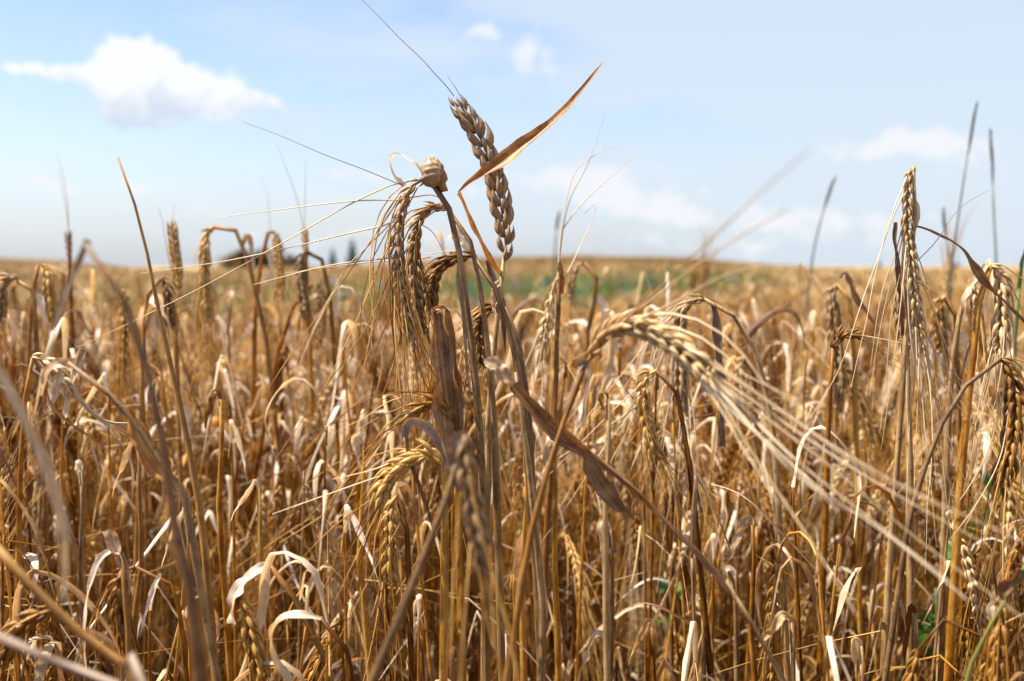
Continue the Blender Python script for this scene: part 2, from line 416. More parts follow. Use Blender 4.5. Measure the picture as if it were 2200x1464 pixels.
# ------------------------------------------------------------------ barley plants: prototypes
def random_plant(seed, hi=True):
    """returns dict part name -> list of MB, for a barley tiller about 0.78 m tall that stands at the origin"""
    g = random.Random(seed)
    parts = {'stem': [], 'ear': [], 'awn_beard': [], 'leaf': [], 'awn': []}
    h = .74
    az_ = g.uniform(0, 2 * math.pi); lean = g.uniform(.01, .10)
    ld = V((math.cos(az_), math.sin(az_), 0))
    kink = V((g.gauss(0, .012), g.gauss(0, .012), 0))
    base = [V((0, 0, 0)), ld * lean * .25 + V((0, 0, h * .35)) + kink, ld * lean * .6 + V((0, 0, h * .7)) - kink * .5, ld * lean + V((0, 0, h))]
    kind = g.choice(['hook', 'hook', 'hook', 'hook', 'hook', 'nod', 'snap', 'snap'] + (['snap'] * (0 if hi else 2)) + (['up'] * 3 if not hi and seed % 5 == 0 else []) + ['leafy'] * (5 if hi else 2))
    nd = (ld + V((g.gauss(0, .5), g.gauss(0, .5), 0))).normalized()
    top = base[-1]
    earL = g.uniform(.055, .085)
    if kind == 'hook':
        r = g.uniform(.007, .022)
        neck = [top + nd * r * (1 - math.cos(a)) + V((0, 0, r * math.sin(a) * 1.3)) for a in [R(25), R(60), R(100), R(140), R(170)]]
        e0 = neck[-1]; ed = (V((0, 0, -1)) + nd * g.uniform(-.15, .25)).normalized()
        ear = [e0, e0 + ed * earL * .5 + nd * .003, e0 + ed * earL]
    elif kind == 'nod':
        r = g.uniform(.02, .05)
        neck = [top + nd * r * .25 + V((0, 0, r * .8)), top + nd * r * .8 + V((0, 0, r * 1.2))]
        e0 = neck[-1]; ed = (V((0, 0, -g.uniform(.5, 1.3))) + nd).normalized()
        ear = [e0, e0 + (ed + V((0, 0, .25))).normalized() * earL * .5, e0 + ed * earL + V((0, 0, -earL * .15))]
    elif kind == 'leafy':
        neck = [top + nd * .002 + V((0, 0, .004))]; e0 = neck[-1]; ear = None
    elif kind == 'snap':
        neck = [top + V((0, 0, .01))]
        e0 = neck[-1]; ed = (V((0, 0, -1)) + nd * .35).normalized()
        ear = [e0, e0 + nd * .006 + ed * earL * .5, e0 + nd * .004 + ed * earL]
    else:
        neck = [top + V((0, 0, .015))]
        e0 = neck[-1]; ed = (V((0, 0, 1)) + nd * g.uniform(.1, .5)).normalized()
        ear = [e0, e0 + ed * earL * .5 + V((0, 0, .004)), e0 + ed * earL]
    mb = MB(); dn = spline(base + neck, 90); sp = [dn[i] for i in (list(range(0, 76, 6 if hi else 12)) + list(range(76, 91, 1 if hi else 2)))]
    nodes = [.36, .62]
    def rad(t):
        r = .00128 - .0006 * t
        for q in nodes: r += .0006 * math.exp(-((t - q) / .012) ** 2)
        return r
    sm = M[g.choice(['stem', 'stem', 'stem', 'stem', 'stem', 'stem', 'stem_grey', 'stem_rust'])]
    mb.tube(sp, rad, sm, 6 if hi else 4); parts['stem'].append(mb)
    mb = MB(); ab = MB(); em = M[g.choice(['ear', 'ear', 'ear', 'ear_grey', 'ear_pale'])]
    tips = [] if ear is None else ear_geometry(mb, spline(ear, 8), em, g.uniform(.85, 1.05), .0034, False, nd.cross(V((0, 0, 1))) + V((g.gauss(0, .5), g.gauss(0, .5), .1)), .0095, hi, g, .08, 6 if hi else 5)
    if ear: parts['ear'].append(mb)
    am = M[g.choice(['awn', 'awn', 'awn', 'awn', 'awn_pale'])]
    axis = (ear[-1] - ear[0]).normalized() if ear else None
    for tip, d, o, t in tips:
        if g.random() < (.6 if hi else .5):
            awn_tube(ab, awn_path(tip, d, g.uniform(.06, .115), axis, g, .10, .25, 4), am, .00027 if hi else .00032)
    if ear: parts['awn_beard'].append(ab)
    for q in ([.45, .72, .90, .985] if kind == 'leafy' else [.5, .74, .93] if g.random() < .45 else [.60, .86]):
        p0 = dn[int(q * 90)]; a = g.uniform(0, 2 * math.pi); out_ = V((math.cos(a), math.sin(a), 0))
        Ll = g.uniform(.04, .115); rise = g.uniform(.2, .55)
        side = V((-out_.y, out_.x, 0)) * g.gauss(0, .25)
        pts = [p0, p0 + (V((0, 0, 1)) * .9 + out_ * .25) * Ll * rise, p0 + V((0, 0, Ll * rise * 1.05)) + out_ * Ll * .28 + side * Ll * .3,
               p0 + V((0, 0, Ll * (rise - .3))) + out_ * Ll * g.uniform(.3, .55) + side * Ll, p0 + V((0, 0, Ll * (rise - .75))) + out_ * Ll * g.uniform(.25, .7) + side * Ll * 1.4]
        if g.random() < .5:
            ap = pts[1] + V((g.gauss(0, .004), g.gauss(0, .004), Ll * .1)); pts = [p0, p0.lerp(ap, .55), ap, ap + (pts[3] - ap) * .08 + V((0, 0, .001)), ap.lerp(pts[4], .5) + side * Ll * .2, pts[4]]
        lw = g.uniform(.0026, .0058); tw = g.uniform(-3.2, 3.2)
        lm = M[g.choice(['leaf_pale', 'leaf_pale', 'leaf', 'leaf', 'leaf', 'leaf_brown', 'leaf_tan'] + (['leaf_pale'] * 3 if kind == 'leafy' and q > .8 else []))]  # extra pale top leaves put bright highlights into the colour
        if kind == 'leafy' and q > .8: lw *= 1.12
        lb = MB(); cu = g.uniform(.35, 1.2)
        lb.ribbon(spline(pts, 16 if hi else 9), lambda t: lw * (min(1, .45 + 2.5 * t)) * (1 - t ** 3 * .9), lm, out_, lambda t: tw * t * t, lambda t: cu * (.6 + .7 * t), 5 if hi else 3, .12, g)
        parts['leaf'].append(lb)
    for _ in range(3):                                  # thin shreds of leaf hanging off the stalk
        p0 = dn[int(g.uniform(.35, .97) * 90)]; a = g.uniform(0, 6.283); o = V((math.cos(a), math.sin(a), g.uniform(-.9, 1.2))).normalized(); Ls = g.uniform(.04, .12)
        sb = MB(); sb.ribbon(spline([p0, p0 + o * Ls * .5 + V((g.gauss(0, .006), g.gauss(0, .006), .004)), p0 + o * Ls + V((0, 0, -Ls * .25))], 9 if hi else 6), lambda t: .0022 * (1 - .8 * t), M[g.choice(['leaf', 'leaf', 'leaf_pale', 'stem', 'leaf_brown'])], None, 2.0, .5, 3, .1, g)
        parts['leaf'].append(sb)
    if kind == 'leafy':                                 # stray broken awns caught on the stalk
        for _ in range(3):
            ab = MB(); p0 = dn[int(g.uniform(.6, 1) * 90)]; a = g.uniform(0, 6.283); o = V((math.cos(a), math.sin(a), g.uniform(-.6, 1.6))).normalized()
            awn_tube(ab, [p0 + o * (q - .25) * .11 + V((0, 0, -.01 * q * q)) for q in (0, .3, .6, 1)], am, .0003)
            parts['awn'].append(ab)
    return parts, sp, kind, e0

NPROTO = 26
plants = [random_plant(100 + i) for i in range(NPROTO)]

# ------------------------------------------------------------------ picture points with depth -> world
rt, fw, up_ = V((1, 0, 0)), V((0, math.cos(PITCH), -math.sin(PITCH))), V((0, math.sin(PITCH), math.cos(PITCH)))
def P(px, py, d):
    return V((0, 0, CAMZ)) + (fw + rt * ((px - 1100) / F) + up_ * ((732 - py) / F)) * d
def proj(p):
    q = p - V((0, 0, CAMZ)); d = q.dot(fw)
    return 1100 + F * q.dot(rt) / d, 732 - F * q.dot(up_) / d, d

def to_ground(pts):
    """carry a stem on from its lowest seen point down to the soil"""
    a, b = pts[-2], pts[-1]
    d = (b - a).normalized()
    if d.z > -.25: d = (d + V((0, 0, -1))).normalized()
    hx = V((d.x, d.y, 0)) / max(.3, -d.z)
    hx = hx * min(1, .5 / max(hx.length, 1e-6))
    z = b.z
    return pts + [b + hx * (z * .25) + V((0, 0, -z * .35)), b + hx * (z * .38) + V((0, 0, -z * .7)), V((b.x + hx.x * z * .42, b.y + hx.y * z * .42, 0.0))]

exec_heroes = []
anchors = []
class Plant:
    """one hand-placed plant; all its parts hang from an Empty where it is rooted"""
    def __init__(s, name, label, cat, d, group=None, anchor=None):
        s.d = d; s.name = name; s.label = label; s.cat = cat; s.group = group; s.root = None; s.todo = []; s.base = None; s.anchor = anchor; s.rng = random.Random(hash(len(label) * 7919 + int(d * 1000)))
    def pts(s, l): return [P(q[0], q[1], q[2] if len(q) > 2 else s.d) for q in l]
    def stem(s, l, w0, w1, mat='stem', ground=True, nodes=(), name='stem', n=8):
        """l: picture points from top to bottom, w0/w1: widths in picture pixels"""
        p = s.pts(l); ln = len(p)
        k = s.d / F / 2
        if ground:
            p = to_ground(p)
            if s.base is None: s.base = V((p[-1].x, p[-1].y, 0))
        sp = spline(p, 40)
        T0 = sum((b - a).length for a, b in zip(sp, sp[1:]))
        vis = sum((b - a).length for a, b in zip(p[:ln], p[1:ln])) / T0
        mb = MB()
        def rad(t):
            r = (w0 + (w1 - w0) * min(1, t / vis)) * k
            for q in nodes: r += .0007 * math.exp(-((t - q * vis) / .01) ** 2)
            return r * (1 + .05 * math.sin(t * 90) * math.sin(t * 37))
        mb.tube(sp, rad, M[mat], n, True); s.todo.append((name, mb, None)); return s
    def leaf(s, l, w, mat='leaf', prof=None, up=None, twist=0, curl=.5, fold=0, rag=.1, n=26, name='leaf', label=None, wave=None):
        p = spline(s.pts(l), n); k = s.d / F
        pr = prof or (lambda t: min(1, .35 + 3 * t) * (1 - t ** 3 * .93))
        mb = MB(); mb.ribbon(p, lambda t: max(.0003, w * k * pr(t)), M[mat], V(up) if up else V((0, -1, .4)), twist, curl, 7, rag, s.rng, fold, wave)
        s.todo.append((name, mb, ('L', label))); return s
    def ear(s, l, mat='ear', width=1.0, awns=14, awn_len=(.07, .11), awn_mat='awn', two_row=False, side=None, lines=(), spread=.12, sag=.1, spacing=.0031, axis=None, single=True, skip=.03, awn_r=.00034, klen=.0118, first_awn=0.0):
        p = spline(s.pts(l), 14); mb = MB(); g = s.rng
        tips = ear_geometry(mb, p, M[mat], width, spacing, two_row, V(side) if side else V((1, .3, .2)), klen, True, g, skip, 8)
        me = ('ear', mb, None); s.todo.append(me)
        ax = V(axis) if axis else (p[-1] - p[-4]).normalized()
        sel = [q for q in tips if q[3] >= first_awn]
        g.shuffle(sel); beard = MB()
        for tip, d, o, t in sel[:awns]:
            q = awn_path(tip, d, g.uniform(*awn_len), ax, g, spread, sag, 7)
            if single:
                a = MB(); awn_tube(a, q, M[awn_mat], awn_r); s.todo.append(('awn', a, 'ear'))
            else: awn_tube(beard, q, M[awn_mat], awn_r)
        if not single and awns: s.todo.append(('awn_beard', beard, 'ear'))
        for ln in lines:
            pts_ = [q for q in ln if not isinstance(q, str)]; mt = [q for q in ln if isinstance(q, str)]
            a = MB(); a.tube(spline(s.pts(pts_), 14), lambda t: (awn_r * 1.15 * (1 - .75 * t) + .00005) * (.62 if 'awn_dark' in mt else 1), M[mt[0] if mt else awn_mat], 4); s.todo.append(('awn', a, 'ear'))
        return s
    def wrap(s, l, rads, mat, label=None):
        p = spline(s.pts(l), 18); k = s.d / F; n = len(rads) - 1; mb = MB()
        def rad(t):
            x = t * n; i = min(n - 1, int(x)); return (rads[i] + (rads[i + 1] - rads[i]) * (x - i)) * k * (1 + .07 * math.sin(t * 31))
        mb.tube(p, rad, M[mat], 12, True)
        mb.v = [(x + .0006 * math.sin(z * 900 + x * 1500), y + .0006 * math.sin(z * 700 + x * 900), z) for x, y, z in mb.v]
        s.todo.append(('leaf_sheath', mb, ('L', label))); return s
    def panicle(s, l, w, mat='panicle'):
        p = spline(s.pts(l), 60); mb = MB(); g = s.rng; k = s.d / F
        mb.tube(p, lambda t: w * k * .22 * (1 - .6 * t), M[mat], 5)
        T, N = frames(p)
        for i in range(len(p) - 1):
            for _ in range(4):
                a = g.uniform(0, 6.28); o = Quaternion(T[i], a) @ N[i]; t = i / len(p)
                ww = w * k * (.35 + .65 * math.sin(math.pi * min(1, t * .85 + .15)))
                mb.kernel(p[i], T[i] + o * .35, o, ww * 1.5, ww * .42, ww * .35, M[mat], 4, False)
        s.todo.append(('seed_head', mb, None)); return s
    def done(s):
        b = s.base or V((s.pts([(1100, 732)])[0].x, s.d, 0))
        root = empty(s.name, b); tag(root, s.label, s.cat, s.group); last = {}
        tops = []
        for nm, mb, par in s.todo:
            lab = par[1] if isinstance(par, tuple) else None
            if isinstance(par, tuple): par = None
            o = mb.build(nm, last[par] if par else root, b)
            if lab: o['label'] = lab
            if not par: last[nm] = o
            tops += mb.v[:: max(1, len(mb.v) // 40)]
        if s.anchor: anchors.append((s.anchor, s.pts([s.anchor_at])[0]))
        return root
    def at(s, px, py): s.anchor_at = (px, py); return s

HEROES = []
def hero(name, label, cat, d, group=None, anchor=None, at=None):
    p = Plant(name, label, cat, d, group, anchor)
    if at: p.at(*at)
    HEROES.append(p); return p

B = 'barley'
# --- the knotted stalk in focus
h = hero('barley_plant', 'grey-brown barley stalk with a papery knot at its top and a long hanging ear', B, .62, anchor='knotted stalk', at=(930, 380))
h.stem([(915, 372), (936, 382), (950, 405), (962, 440), (976, 490), (988, 550), (1004, 670), (1016, 760), (1024, 850), (1034, 980), (1040, 1200)], 12, 18, 'stem_grey')
h.ear([(912, 384), (888, 398), (868, 430), (856, 480), (854, 560), (864, 640), (884, 720), (894, 750)], 'ear_grey', .92, 26, (.07, .13), 'awn', lines=[
    [(893, 385), (845, 396), (750, 440), (600, 526), (444, 612), (300, 684), (164, 748), 'awn_pale'],
    [(880, 430), (838, 430), (740, 434), (560, 456), (450, 471), 'awn_pale'],
    [(860, 470), (838, 482), (740, 504), (640, 528), (480, 562), (300, 588), 'awn_pale'],
    [(868, 400), (843, 390), (775, 362), (700, 334), (600, 291), (520, 262), 'awn_dark'],
    [(850, 545), (830, 555), (700, 572), (545, 612), 'awn_pale'],
    [(862, 420), (830, 470), (740, 600), (640, 740), (560, 860)],
    [(850, 500), (820, 560), (770, 680), (690, 850)],
    [(880, 440), (800, 520), (740, 580), (700, 660), 'awn_pale'],
    [(850, 560), (790, 700), (700, 830), (590, 990)],
    [(870, 610), (820, 720), (770, 860)], [(880, 650), (840, 800), (800, 900)]], spread=.10, side=(1, .4, 0))
h.wrap([(922, 338), (924, 350), (927, 368), (931, 386), (937, 402)], [5, 16, 22, 24, 21, 11], 'leaf_tan', 'papery sheath knotted round the stalk')
h.wrap([(936, 342), (943, 356), (946, 375), (949, 395), (953, 412)], [4, 11, 13, 12, 8], 'leaf_rust')
h.leaf([(920, 340), (926, 346), (932, 358), (936, 376), (940, 398)], 26, 'leaf_pale', lambda t: .9 - .4 * t, (0, .9, .3), .5, .8, 0, .25, 18, 'leaf_sheath')
h.leaf([(906, 372), (893, 355), (872, 340), (850, 331), (841, 338), (840, 352), (848, 375), (862, 392), (868, 400)], 13, 'leaf_pale', lambda t: .8 + .2 * math.sin(9 * t), (0, -.6, 1), 2.2, .6, 0, .15)
h.leaf([(988, 545), (985, 600), (998, 680), (1002, 760), (1010, 860)], 14, 'leaf_grey', None, (0, -1, .1), .6, .8)
# --- second hanging ear
h = hero('barley_plant', 'thin olive stalk with a bent ear crossing behind the knotted stalk', B, .635, anchor='bent ear behind the knotted stalk', at=(920, 470))
h.stem([(962, 449), (974, 447), (985, 464), (1000, 493), (1013, 525), (1022, 552), (1032, 620), (1044, 710), (1052, 780), (1060, 900), (1068, 1100)], 8, 17, 'stem_grey')
h.ear([(962, 449), (935, 446), (910, 458), (895, 490), (888, 540), (890, 610), (902, 680), (912, 720)], 'ear_grey', .88, 22, (.07, .13), 'awn', lines=[
    [(890, 470), (900, 480), (930, 500), (955, 545), (972, 570), 'awn_dark'], [(880, 425), (930, 420), (965, 440)],
    [(880, 520), (840, 610), (800, 720), (750, 830)], [(890, 560), (860, 700), (850, 850)]], side=(1, -.4, 0))
# --- third ear, lower
h = hero('barley_plant', 'stalk with ear curving over to the left under the two hanging ears', B, .65, anchor='ear curving over under the hanging ears', at=(970, 560))
h.stem([(1018, 551), (1034, 553), (1050, 580), (1063, 618), (1078, 660), (1092, 700), (1106, 760), (1120, 840), (1135, 1000)], 9, 17, 'stem_grey')
h.ear([(1018, 551), (985, 553), (955, 566), (935, 592), (926, 630), (930, 665)], 'ear', 1.0, 9, (.06, .1), 'awn', lines=[[(925, 552), (870, 560), (780, 565), (610, 588), 'awn_pale'], [(975, 550), (990, 546), (965, 540), (905, 548), 'awn_pale']], side=(.2, -.3, 1))
h.leaf([(1022, 556), (1005, 530), (985, 505), (968, 498)], 44, 'leaf_pale', lambda t: .25 + .75 * t, (0, -1, .2), .3, .3, 0, .12, 18, 'leaf', 'pale fan of torn leaf')
# --- fourth small ear
h = hero('barley_plant', 'grey stalk with a small pale ear tucked behind the middle stems', B, .67)
h.stem([(1085, 660), (1098, 678), (1110, 720), (1122, 790), (1130, 850), (1140, 1000)], 12, 18, 'stem_grey')
h.ear([(1085, 660), (1060, 662), (1035, 682), (1028, 730), (1032, 790)], 'ear', .95, 10, (.05, .09), 'awn', side=(.2, -.3, 1))
h.leaf([(1045, 560), (1060, 600), (1075, 640), (1082, 690), (1086, 760)], 20, 'leaf_grey', None, (0, -1, .2), .5, .6)
# --- upright ear against the sky with its long rusty leaf
h = hero('barley_plant', 'upright grey-brown ear high against the sky with a long folded rusty leaf', B, .66, anchor='upright ear', at=(1050, 400))
h.stem([(1083, 552), (1082, 575), (1079, 600), (1074, 640), (1068, 690), (1060, 770), (1050, 900), (1046, 1100)], 8, 17, 'stem_grey', nodes=(.1,))
h.ear([(1083, 560), (1086, 525), (1080, 470), (1070, 410), (1052, 350), (1030, 295), (1000, 245), (980, 214)], 'ear_tan', 1.0, 0, lines=[[(975, 207), (958, 184), (935, 160), (905, 126), (860, 84), (820, 42), (778, 0), (740, -40), 'awn_dark'],
    [(997, 225), (985, 200), (962, 164), 'awn_dark'], [(1062, 350), (1056, 320), 'awn_dark']], two_row=True, spacing=.0046, side=(1, -.25, .25), klen=.0140, skip=0)
h.leaf([(1078, 592), (1055, 560, .655), (1030, 515, .65), (1005, 460, .645), (985, 415, .64)], 17, 'leaf_rust', lambda t: 1 - .35 * t, (0, -1, .2), .2, .9, 0, .05, 20, 'leaf', 'narrow folded base of the rusty leaf')
h.leaf([(985, 415, .640), (1008, 394, .640), (1045, 372, .640), (1085, 346, .640), (1130, 312, .640), (1175, 276, .640), (1220, 232, .640), (1262, 180, .640), (1297, 134, .640)], 42, 'leaf_rust', lambda t: (.12 + .9 * min(1, t * 3.2)) * (1 - .86 * max(0, (t - .35) / .65) ** .8), (0, -.8, .6), -.5, .55, .25, .09, 40, 'leaf', 'long rusty blade pointing up into the sky', wave=.12)
h.leaf([(1076, 600), (1068, 612), (1062, 640), (1066, 690)], 20, 'leaf_pale', None, (0, -1, .3), .5, .7)
# --- the wide folded sheath
h = hero('barley_plant', 'wide folded brown leaf sheath standing upright under the hanging ears', B, .61, anchor='wide folded sheath', at=(950, 760))
h.stem([(955, 740, .63), (962, 830, .63), (972, 930, .63), (985, 1100, .62), (990, 1300, .61)], 12, 18, 'stem')
h.leaf([(940, 664), (941, 690), (946, 740), (953, 800), (963, 880), (972, 980)], 64, 'leaf_tan', lambda t: .62 + 1.0 * t, (.2, -1, .05), .08, .8, .0, .03, 30, 'leaf_sheath', wave=.06)
h.leaf([(928, 674), (934, 666), (941, 663), (949, 667), (955, 676)], 9, 'leaf_pale', lambda t: .6 + .4 * math.sin(math.pi * t), (0, -.4, .9), 0, .2, 0, .02, 12, 'sheath_rim', wave=.02)
h.leaf([(930, 675), (940, 664), (953, 668), (962, 690), (975, 780), (985, 880), (1000, 1000)], 26, 'leaf_rust', lambda t: .7 + .6 * t, (0, -1, .2), .3, .5, .1, .08, 30)
h.ear([(975, 905), (960, 878), (930, 868), (895, 882), (865, 915)], 'ear', .95, 9, (.05, .09), 'awn', side=(.2, -.3, 1))
# --- dark twisted leaf with the white tip
h = hero('barley_plant', 'long dark twisted leaf with a white flag tip leaning down to the right', B, .50, anchor='dark twisted leaf', at=(1230, 960))
h.stem([(1560, 1250), (1610, 1330), (1660, 1420), (1700, 1520)], 9, 13, 'stem_grey')
h.leaf([(1040, 775), (1062, 784), (1085, 808), (1108, 835)], 46, 'leaf_pale', lambda t: min(1, .15 + 5 * t) * (1 - .55 * t), (.2, -.7, .7), .6, .35, 0, .05, 16, 'leaf', 'white flag tip')
h.leaf([(1102, 828), (1130, 860), (1180, 915), (1235, 952), (1290, 988), (1350, 1035), (1420, 1105), (1500, 1180), (1575, 1268)], 46, 'leaf_brown', lambda t: (.55 + .45 * math.sin(t * 9)) * .35 + .62 - .3 * t, (.2, -1, .3), 2.4, .75, .2, .08, 44, 'leaf')
h.leaf([(1255, 965), (1275, 1010), (1300, 1050), (1330, 1085), (1366, 1118)], 50, 'leaf_tan', lambda t: math.sin(math.pi * min(1, t * .9 + .1)) * .9 + .06, (0, -1, .2), .4, .6, 0, .08, 22, 'leaf')
# --- big nodding ear on the right with fanned awns
h = hero('barley_plant', 'big pale nodding ear with long white awns fanned out to the lower right', B, .44, anchor='big nodding ear', at=(1440, 740))
h.stem([(1330, 696, .46), (1300, 712, .462), (1280, 735, .465), (1265, 765, .468), (1256, 790, .47), (1240, 835, .47), (1205, 925, .47), (1160, 1070, .47), (1130, 1200, .47), (1112, 1320, .47), (1090, 1464, .47), (1080, 1540, .47)], 10, 20, 'stem_rust')
h.ear([(1268, 760, .467), (1290, 726, .463), (1330, 702, .458), (1375, 704, .45), (1430, 728, .44), (1480, 765, .43), (1530, 815, .42)], 'ear_pale', 1.15, 4, (.07, .09), 'awn_pale', lines=[
    [(1400, 716, .444), (1520, 770, .42), (1660, 870, .41), (1800, 965, .40), (1960, 1055, .39), (2200, 1165, .38), 'awn_pale'],
    [(1470, 745, .434), (1600, 830, .42), (1700, 900, .41), (1860, 1010, .40), (2060, 1110, .39), 'awn_pale'],
    [(1480, 770, .43), (1600, 850, .42), (1760, 960, .41), (1920, 1060, .40), (2120, 1170, .39), 'awn_pale'],
    [(1500, 790, .43), (1580, 860, .42), (1700, 980, .40), (1850, 1100, .39), (2040, 1250, .37), 'awn_pale'],
    [(1510, 800, .425), (1600, 900, .41), (1720, 1030, .40), (1880, 1130, .39), (2080, 1290, .37), 'awn_pale'],
    [(1520, 805, .42), (1560, 880, .41), (1640, 1010, .40), (1740, 1160, .385), (1840, 1320, .37), 'awn_pale'],
    [(1530, 812, .42), (1620, 880, .41), (1780, 1000, .40), (1960, 1150, .39), (2200, 1330, .37), 'awn_pale'],
    [(1420, 740, .44), (1500, 810, .43), (1600, 905, .42), (1760, 1050, .40), (1880, 1150, .39)],
    [(1330, 700, .458), (1400, 635, .42), (1500, 540, .36), (1600, 445, .31), (1740, 320, .26)],
    [(1320, 706, .46), (1420, 630, .42), (1540, 540, .36), (1690, 450, .29)],
    [(1345, 700, .456), (1450, 650, .42), (1540, 600, .38), (1640, 565, .34), 'awn_pale']], spread=.06, side=(.1, -.8, .6), awn_r=.00054, spacing=.0034, klen=.0105)
h.leaf([(1240, 785, .47), (1258, 778, .468), (1266, 800, .467), (1262, 850, .467), (1256, 920, .468)], 24, 'leaf_grey', lambda t: .9 - .2 * t, (0, -1, .1), .4, .6, 0, .06)
# --- arched stalk with ear behind the big nodding ear
h = hero('barley_plant', 'purple-brown arched stalk whose ear hangs behind the big nodding ear', B, .74, anchor='arched purple-brown stalk', at=(1600, 710))
h.stem([(1512, 643), (1535, 648), (1565, 666), (1592, 698), (1615, 740), (1632, 790), (1648, 850), (1660, 930), (1670, 1060)], 8, 16, 'stem_grey')
h.ear([(1512, 643), (1490, 645), (1472, 664), (1463, 700), (1461, 760), (1463, 830), (1468, 890)], 'ear_grey', 1.1, 16, (.07, .11), 'awn_pale', lines=[[(1478, 652), (1420, 700), (1340, 800), (1250, 910), (1180, 1000), 'awn_pale'], [(1470, 660), (1440, 720), (1400, 820), (1330, 960), 'awn_pale'], [(1465, 700), (1430, 760), (1360, 880), (1260, 1010)]], side=(1, -.3, 0))
h.leaf([(1530, 646), (1536, 680), (1541, 730), (1547, 780), (1551, 860), (1553, 960)], 24, 'leaf_grey', lambda t: .55 + .5 * min(1, t * 6) - .5 * t, (0, -1, .1), .3, .7, 0, .1)
# --- ear under it
h = hero('barley_plant', 'golden ear hooked over just below the big nodding ear with awns fanned left', B, .68, anchor='hooked golden ear', at=(1395, 870))
h.stem([(1408, 797), (1425, 795), (1442, 806), (1455, 850), (1470, 930), (1490, 1080)], 6, 14, 'stem')
h.ear([(1408, 797), (1392, 806), (1384, 840), (1388, 890), (1402, 950), (1425, 1005)], 'ear', 1.0, 8, (.06, .1), 'awn', lines=[[(1390, 815), (1320, 880), (1250, 950), (1140, 1060), 'awn_pale'], [(1386, 830), (1300, 960), (1230, 1070), (1160, 1170), 'awn_pale'], [(1386, 850), (1340, 940), (1240, 1130)], [(1388, 860), (1330, 900), (1200, 985), 'awn_pale']], side=(1, -.3, 0))
# --- shrivelled ear in the middle with upward awns
h = hero('barley_plant', 'shrivelled pale ear with a few thin awns pointing up beside the upright ear', B, .76, anchor='shrivelled ear', at=(1190, 620))
h.stem([(1200, 585), (1202, 640), (1196, 700), (1196, 780), (1190, 900), (1184, 1000), (1170, 1250)], 9, 16, 'stem_rust')
h.ear([(1196, 596), (1188, 620), (1178, 660), (1168, 710), (1160, 760)], 'ear_pale', .82, 9, (.06, .10), 'awn_pale', lines=[[(1200, 565), (1206, 500), (1217, 430), (1236, 370), (1270, 338), (1325, 312)], [(1201, 565), (1212, 480), (1228, 420), (1262, 355), (1300, 250)], [(1210, 492), (1240, 450), (1290, 400), (1380, 320)], [(1212, 600), (1235, 555), (1265, 490), (1282, 438), (1255, 460)]], side=(1, -.3, 0), skip=.3)
h.leaf([(1202, 560), (1208, 600), (1208, 632)], 22, 'leaf_rust', lambda t: .3 + .7 * math.sin(math.pi * t), (0, -1, .1), .4, .9, 0, .1, 12, 'husk')
# --- tall folded ear on the right
h = hero('barley_plant', 'tall barley stalk with its ear folded straight down and white awns spread left', B, .64, anchor='tall folded ear', at=(1955, 480))
h.stem([(1962, 358), (1966, 375), (1966, 440), (1962, 520), (1955, 600), (1948, 700), (1940, 820), (1930, 960), (1918, 1120), (1905, 1320)], 8, 17, 'stem_grey')
h.ear([(1962, 357), (1955, 370), (1950, 410), (1950, 470), (1955, 550), (1965, 640), (1975, 710), (1982, 760)], 'ear_pale', .74, 26, (.07, .12), 'awn_pale', lines=[[(1945, 410), (1915, 475), (1885, 560), (1862, 620), (1835, 700), (1800, 800), (1740, 900), 'awn_pale'],
    [(1950, 440), (1925, 540), (1900, 610), (1885, 680), (1870, 790), 'awn_pale'], [(1950, 460), (1930, 550), (1905, 640), (1885, 740), (1868, 850), 'awn_pale'], [(1950, 490), (1935, 580), (1915, 680), (1905, 800), (1890, 930), 'awn_pale'],
    [(1975, 675), (2000, 740), (2050, 830), (2105, 870), 'awn_pale'], [(1978, 690), (2020, 770), (2090, 840), (2180, 905), 'awn_pale'], [(1972, 560), (2010, 520), (2060, 450), (2125, 408), 'awn_dark'], [(1970, 605), (1992, 620), (2020, 637), 'awn_pale'],
    [(1980, 740), (2010, 850), (2060, 1000), (2100, 1090)], [(1978, 720), (2010, 800), (2080, 900), (2130, 950), 'awn_pale']], side=(1, -.4, 0), spacing=.0030)
h.leaf([(1966, 487), (1985, 492), (2010, 502), (2045, 520), (2070, 540), (2090, 572), (2120, 610), (2160, 650), (2215, 705)], 24, 'leaf_brown', lambda t: .34 + .75 * math.exp(-((t - .52) / .12) ** 2), (0, -.6, .8), 1.6, .8, 0, .1, 40)
h.leaf([(1960, 360), (1950, 380), (1944, 430), (1946, 500), (1940, 570), (1945, 640)], 12, 'leaf_pale', None, (0, -1, .2), 1.6, .7)
h.leaf([(1966, 430), (1972, 445), (1968, 480), (1958, 530), (1962, 600)], 14, 'leaf_pale', None, (0, -1, .2), 1.2, .7)
h.leaf([(1955, 560), (1968, 620), (1972, 700), (1966, 800), (1960, 900)], 15, 'leaf', None, (0, -1, .1), 1.5, .8)
h.leaf([(1924, 478), (1922, 520), (1928, 570), (1936, 640), (1944, 720)], 20, 'leaf_brown', lambda t: .5 + .6 * t, (0, -1, .1), .6, .9)
h = hero('barley_plant', 'dark curled ear half hidden just left of the tall folded ear', B, .67)
h.stem([(1935, 590), (1948, 600), (1952, 660), (1950, 760), (1952, 900), (1955, 1100)], 8, 18, 'stem_grey')
h.ear([(1946, 590), (1938, 610), (1936, 650), (1942, 700), (1946, 740)], 'ear_grey', .95, 8, (.05, .09), 'awn', side=(1, -.3, 0))
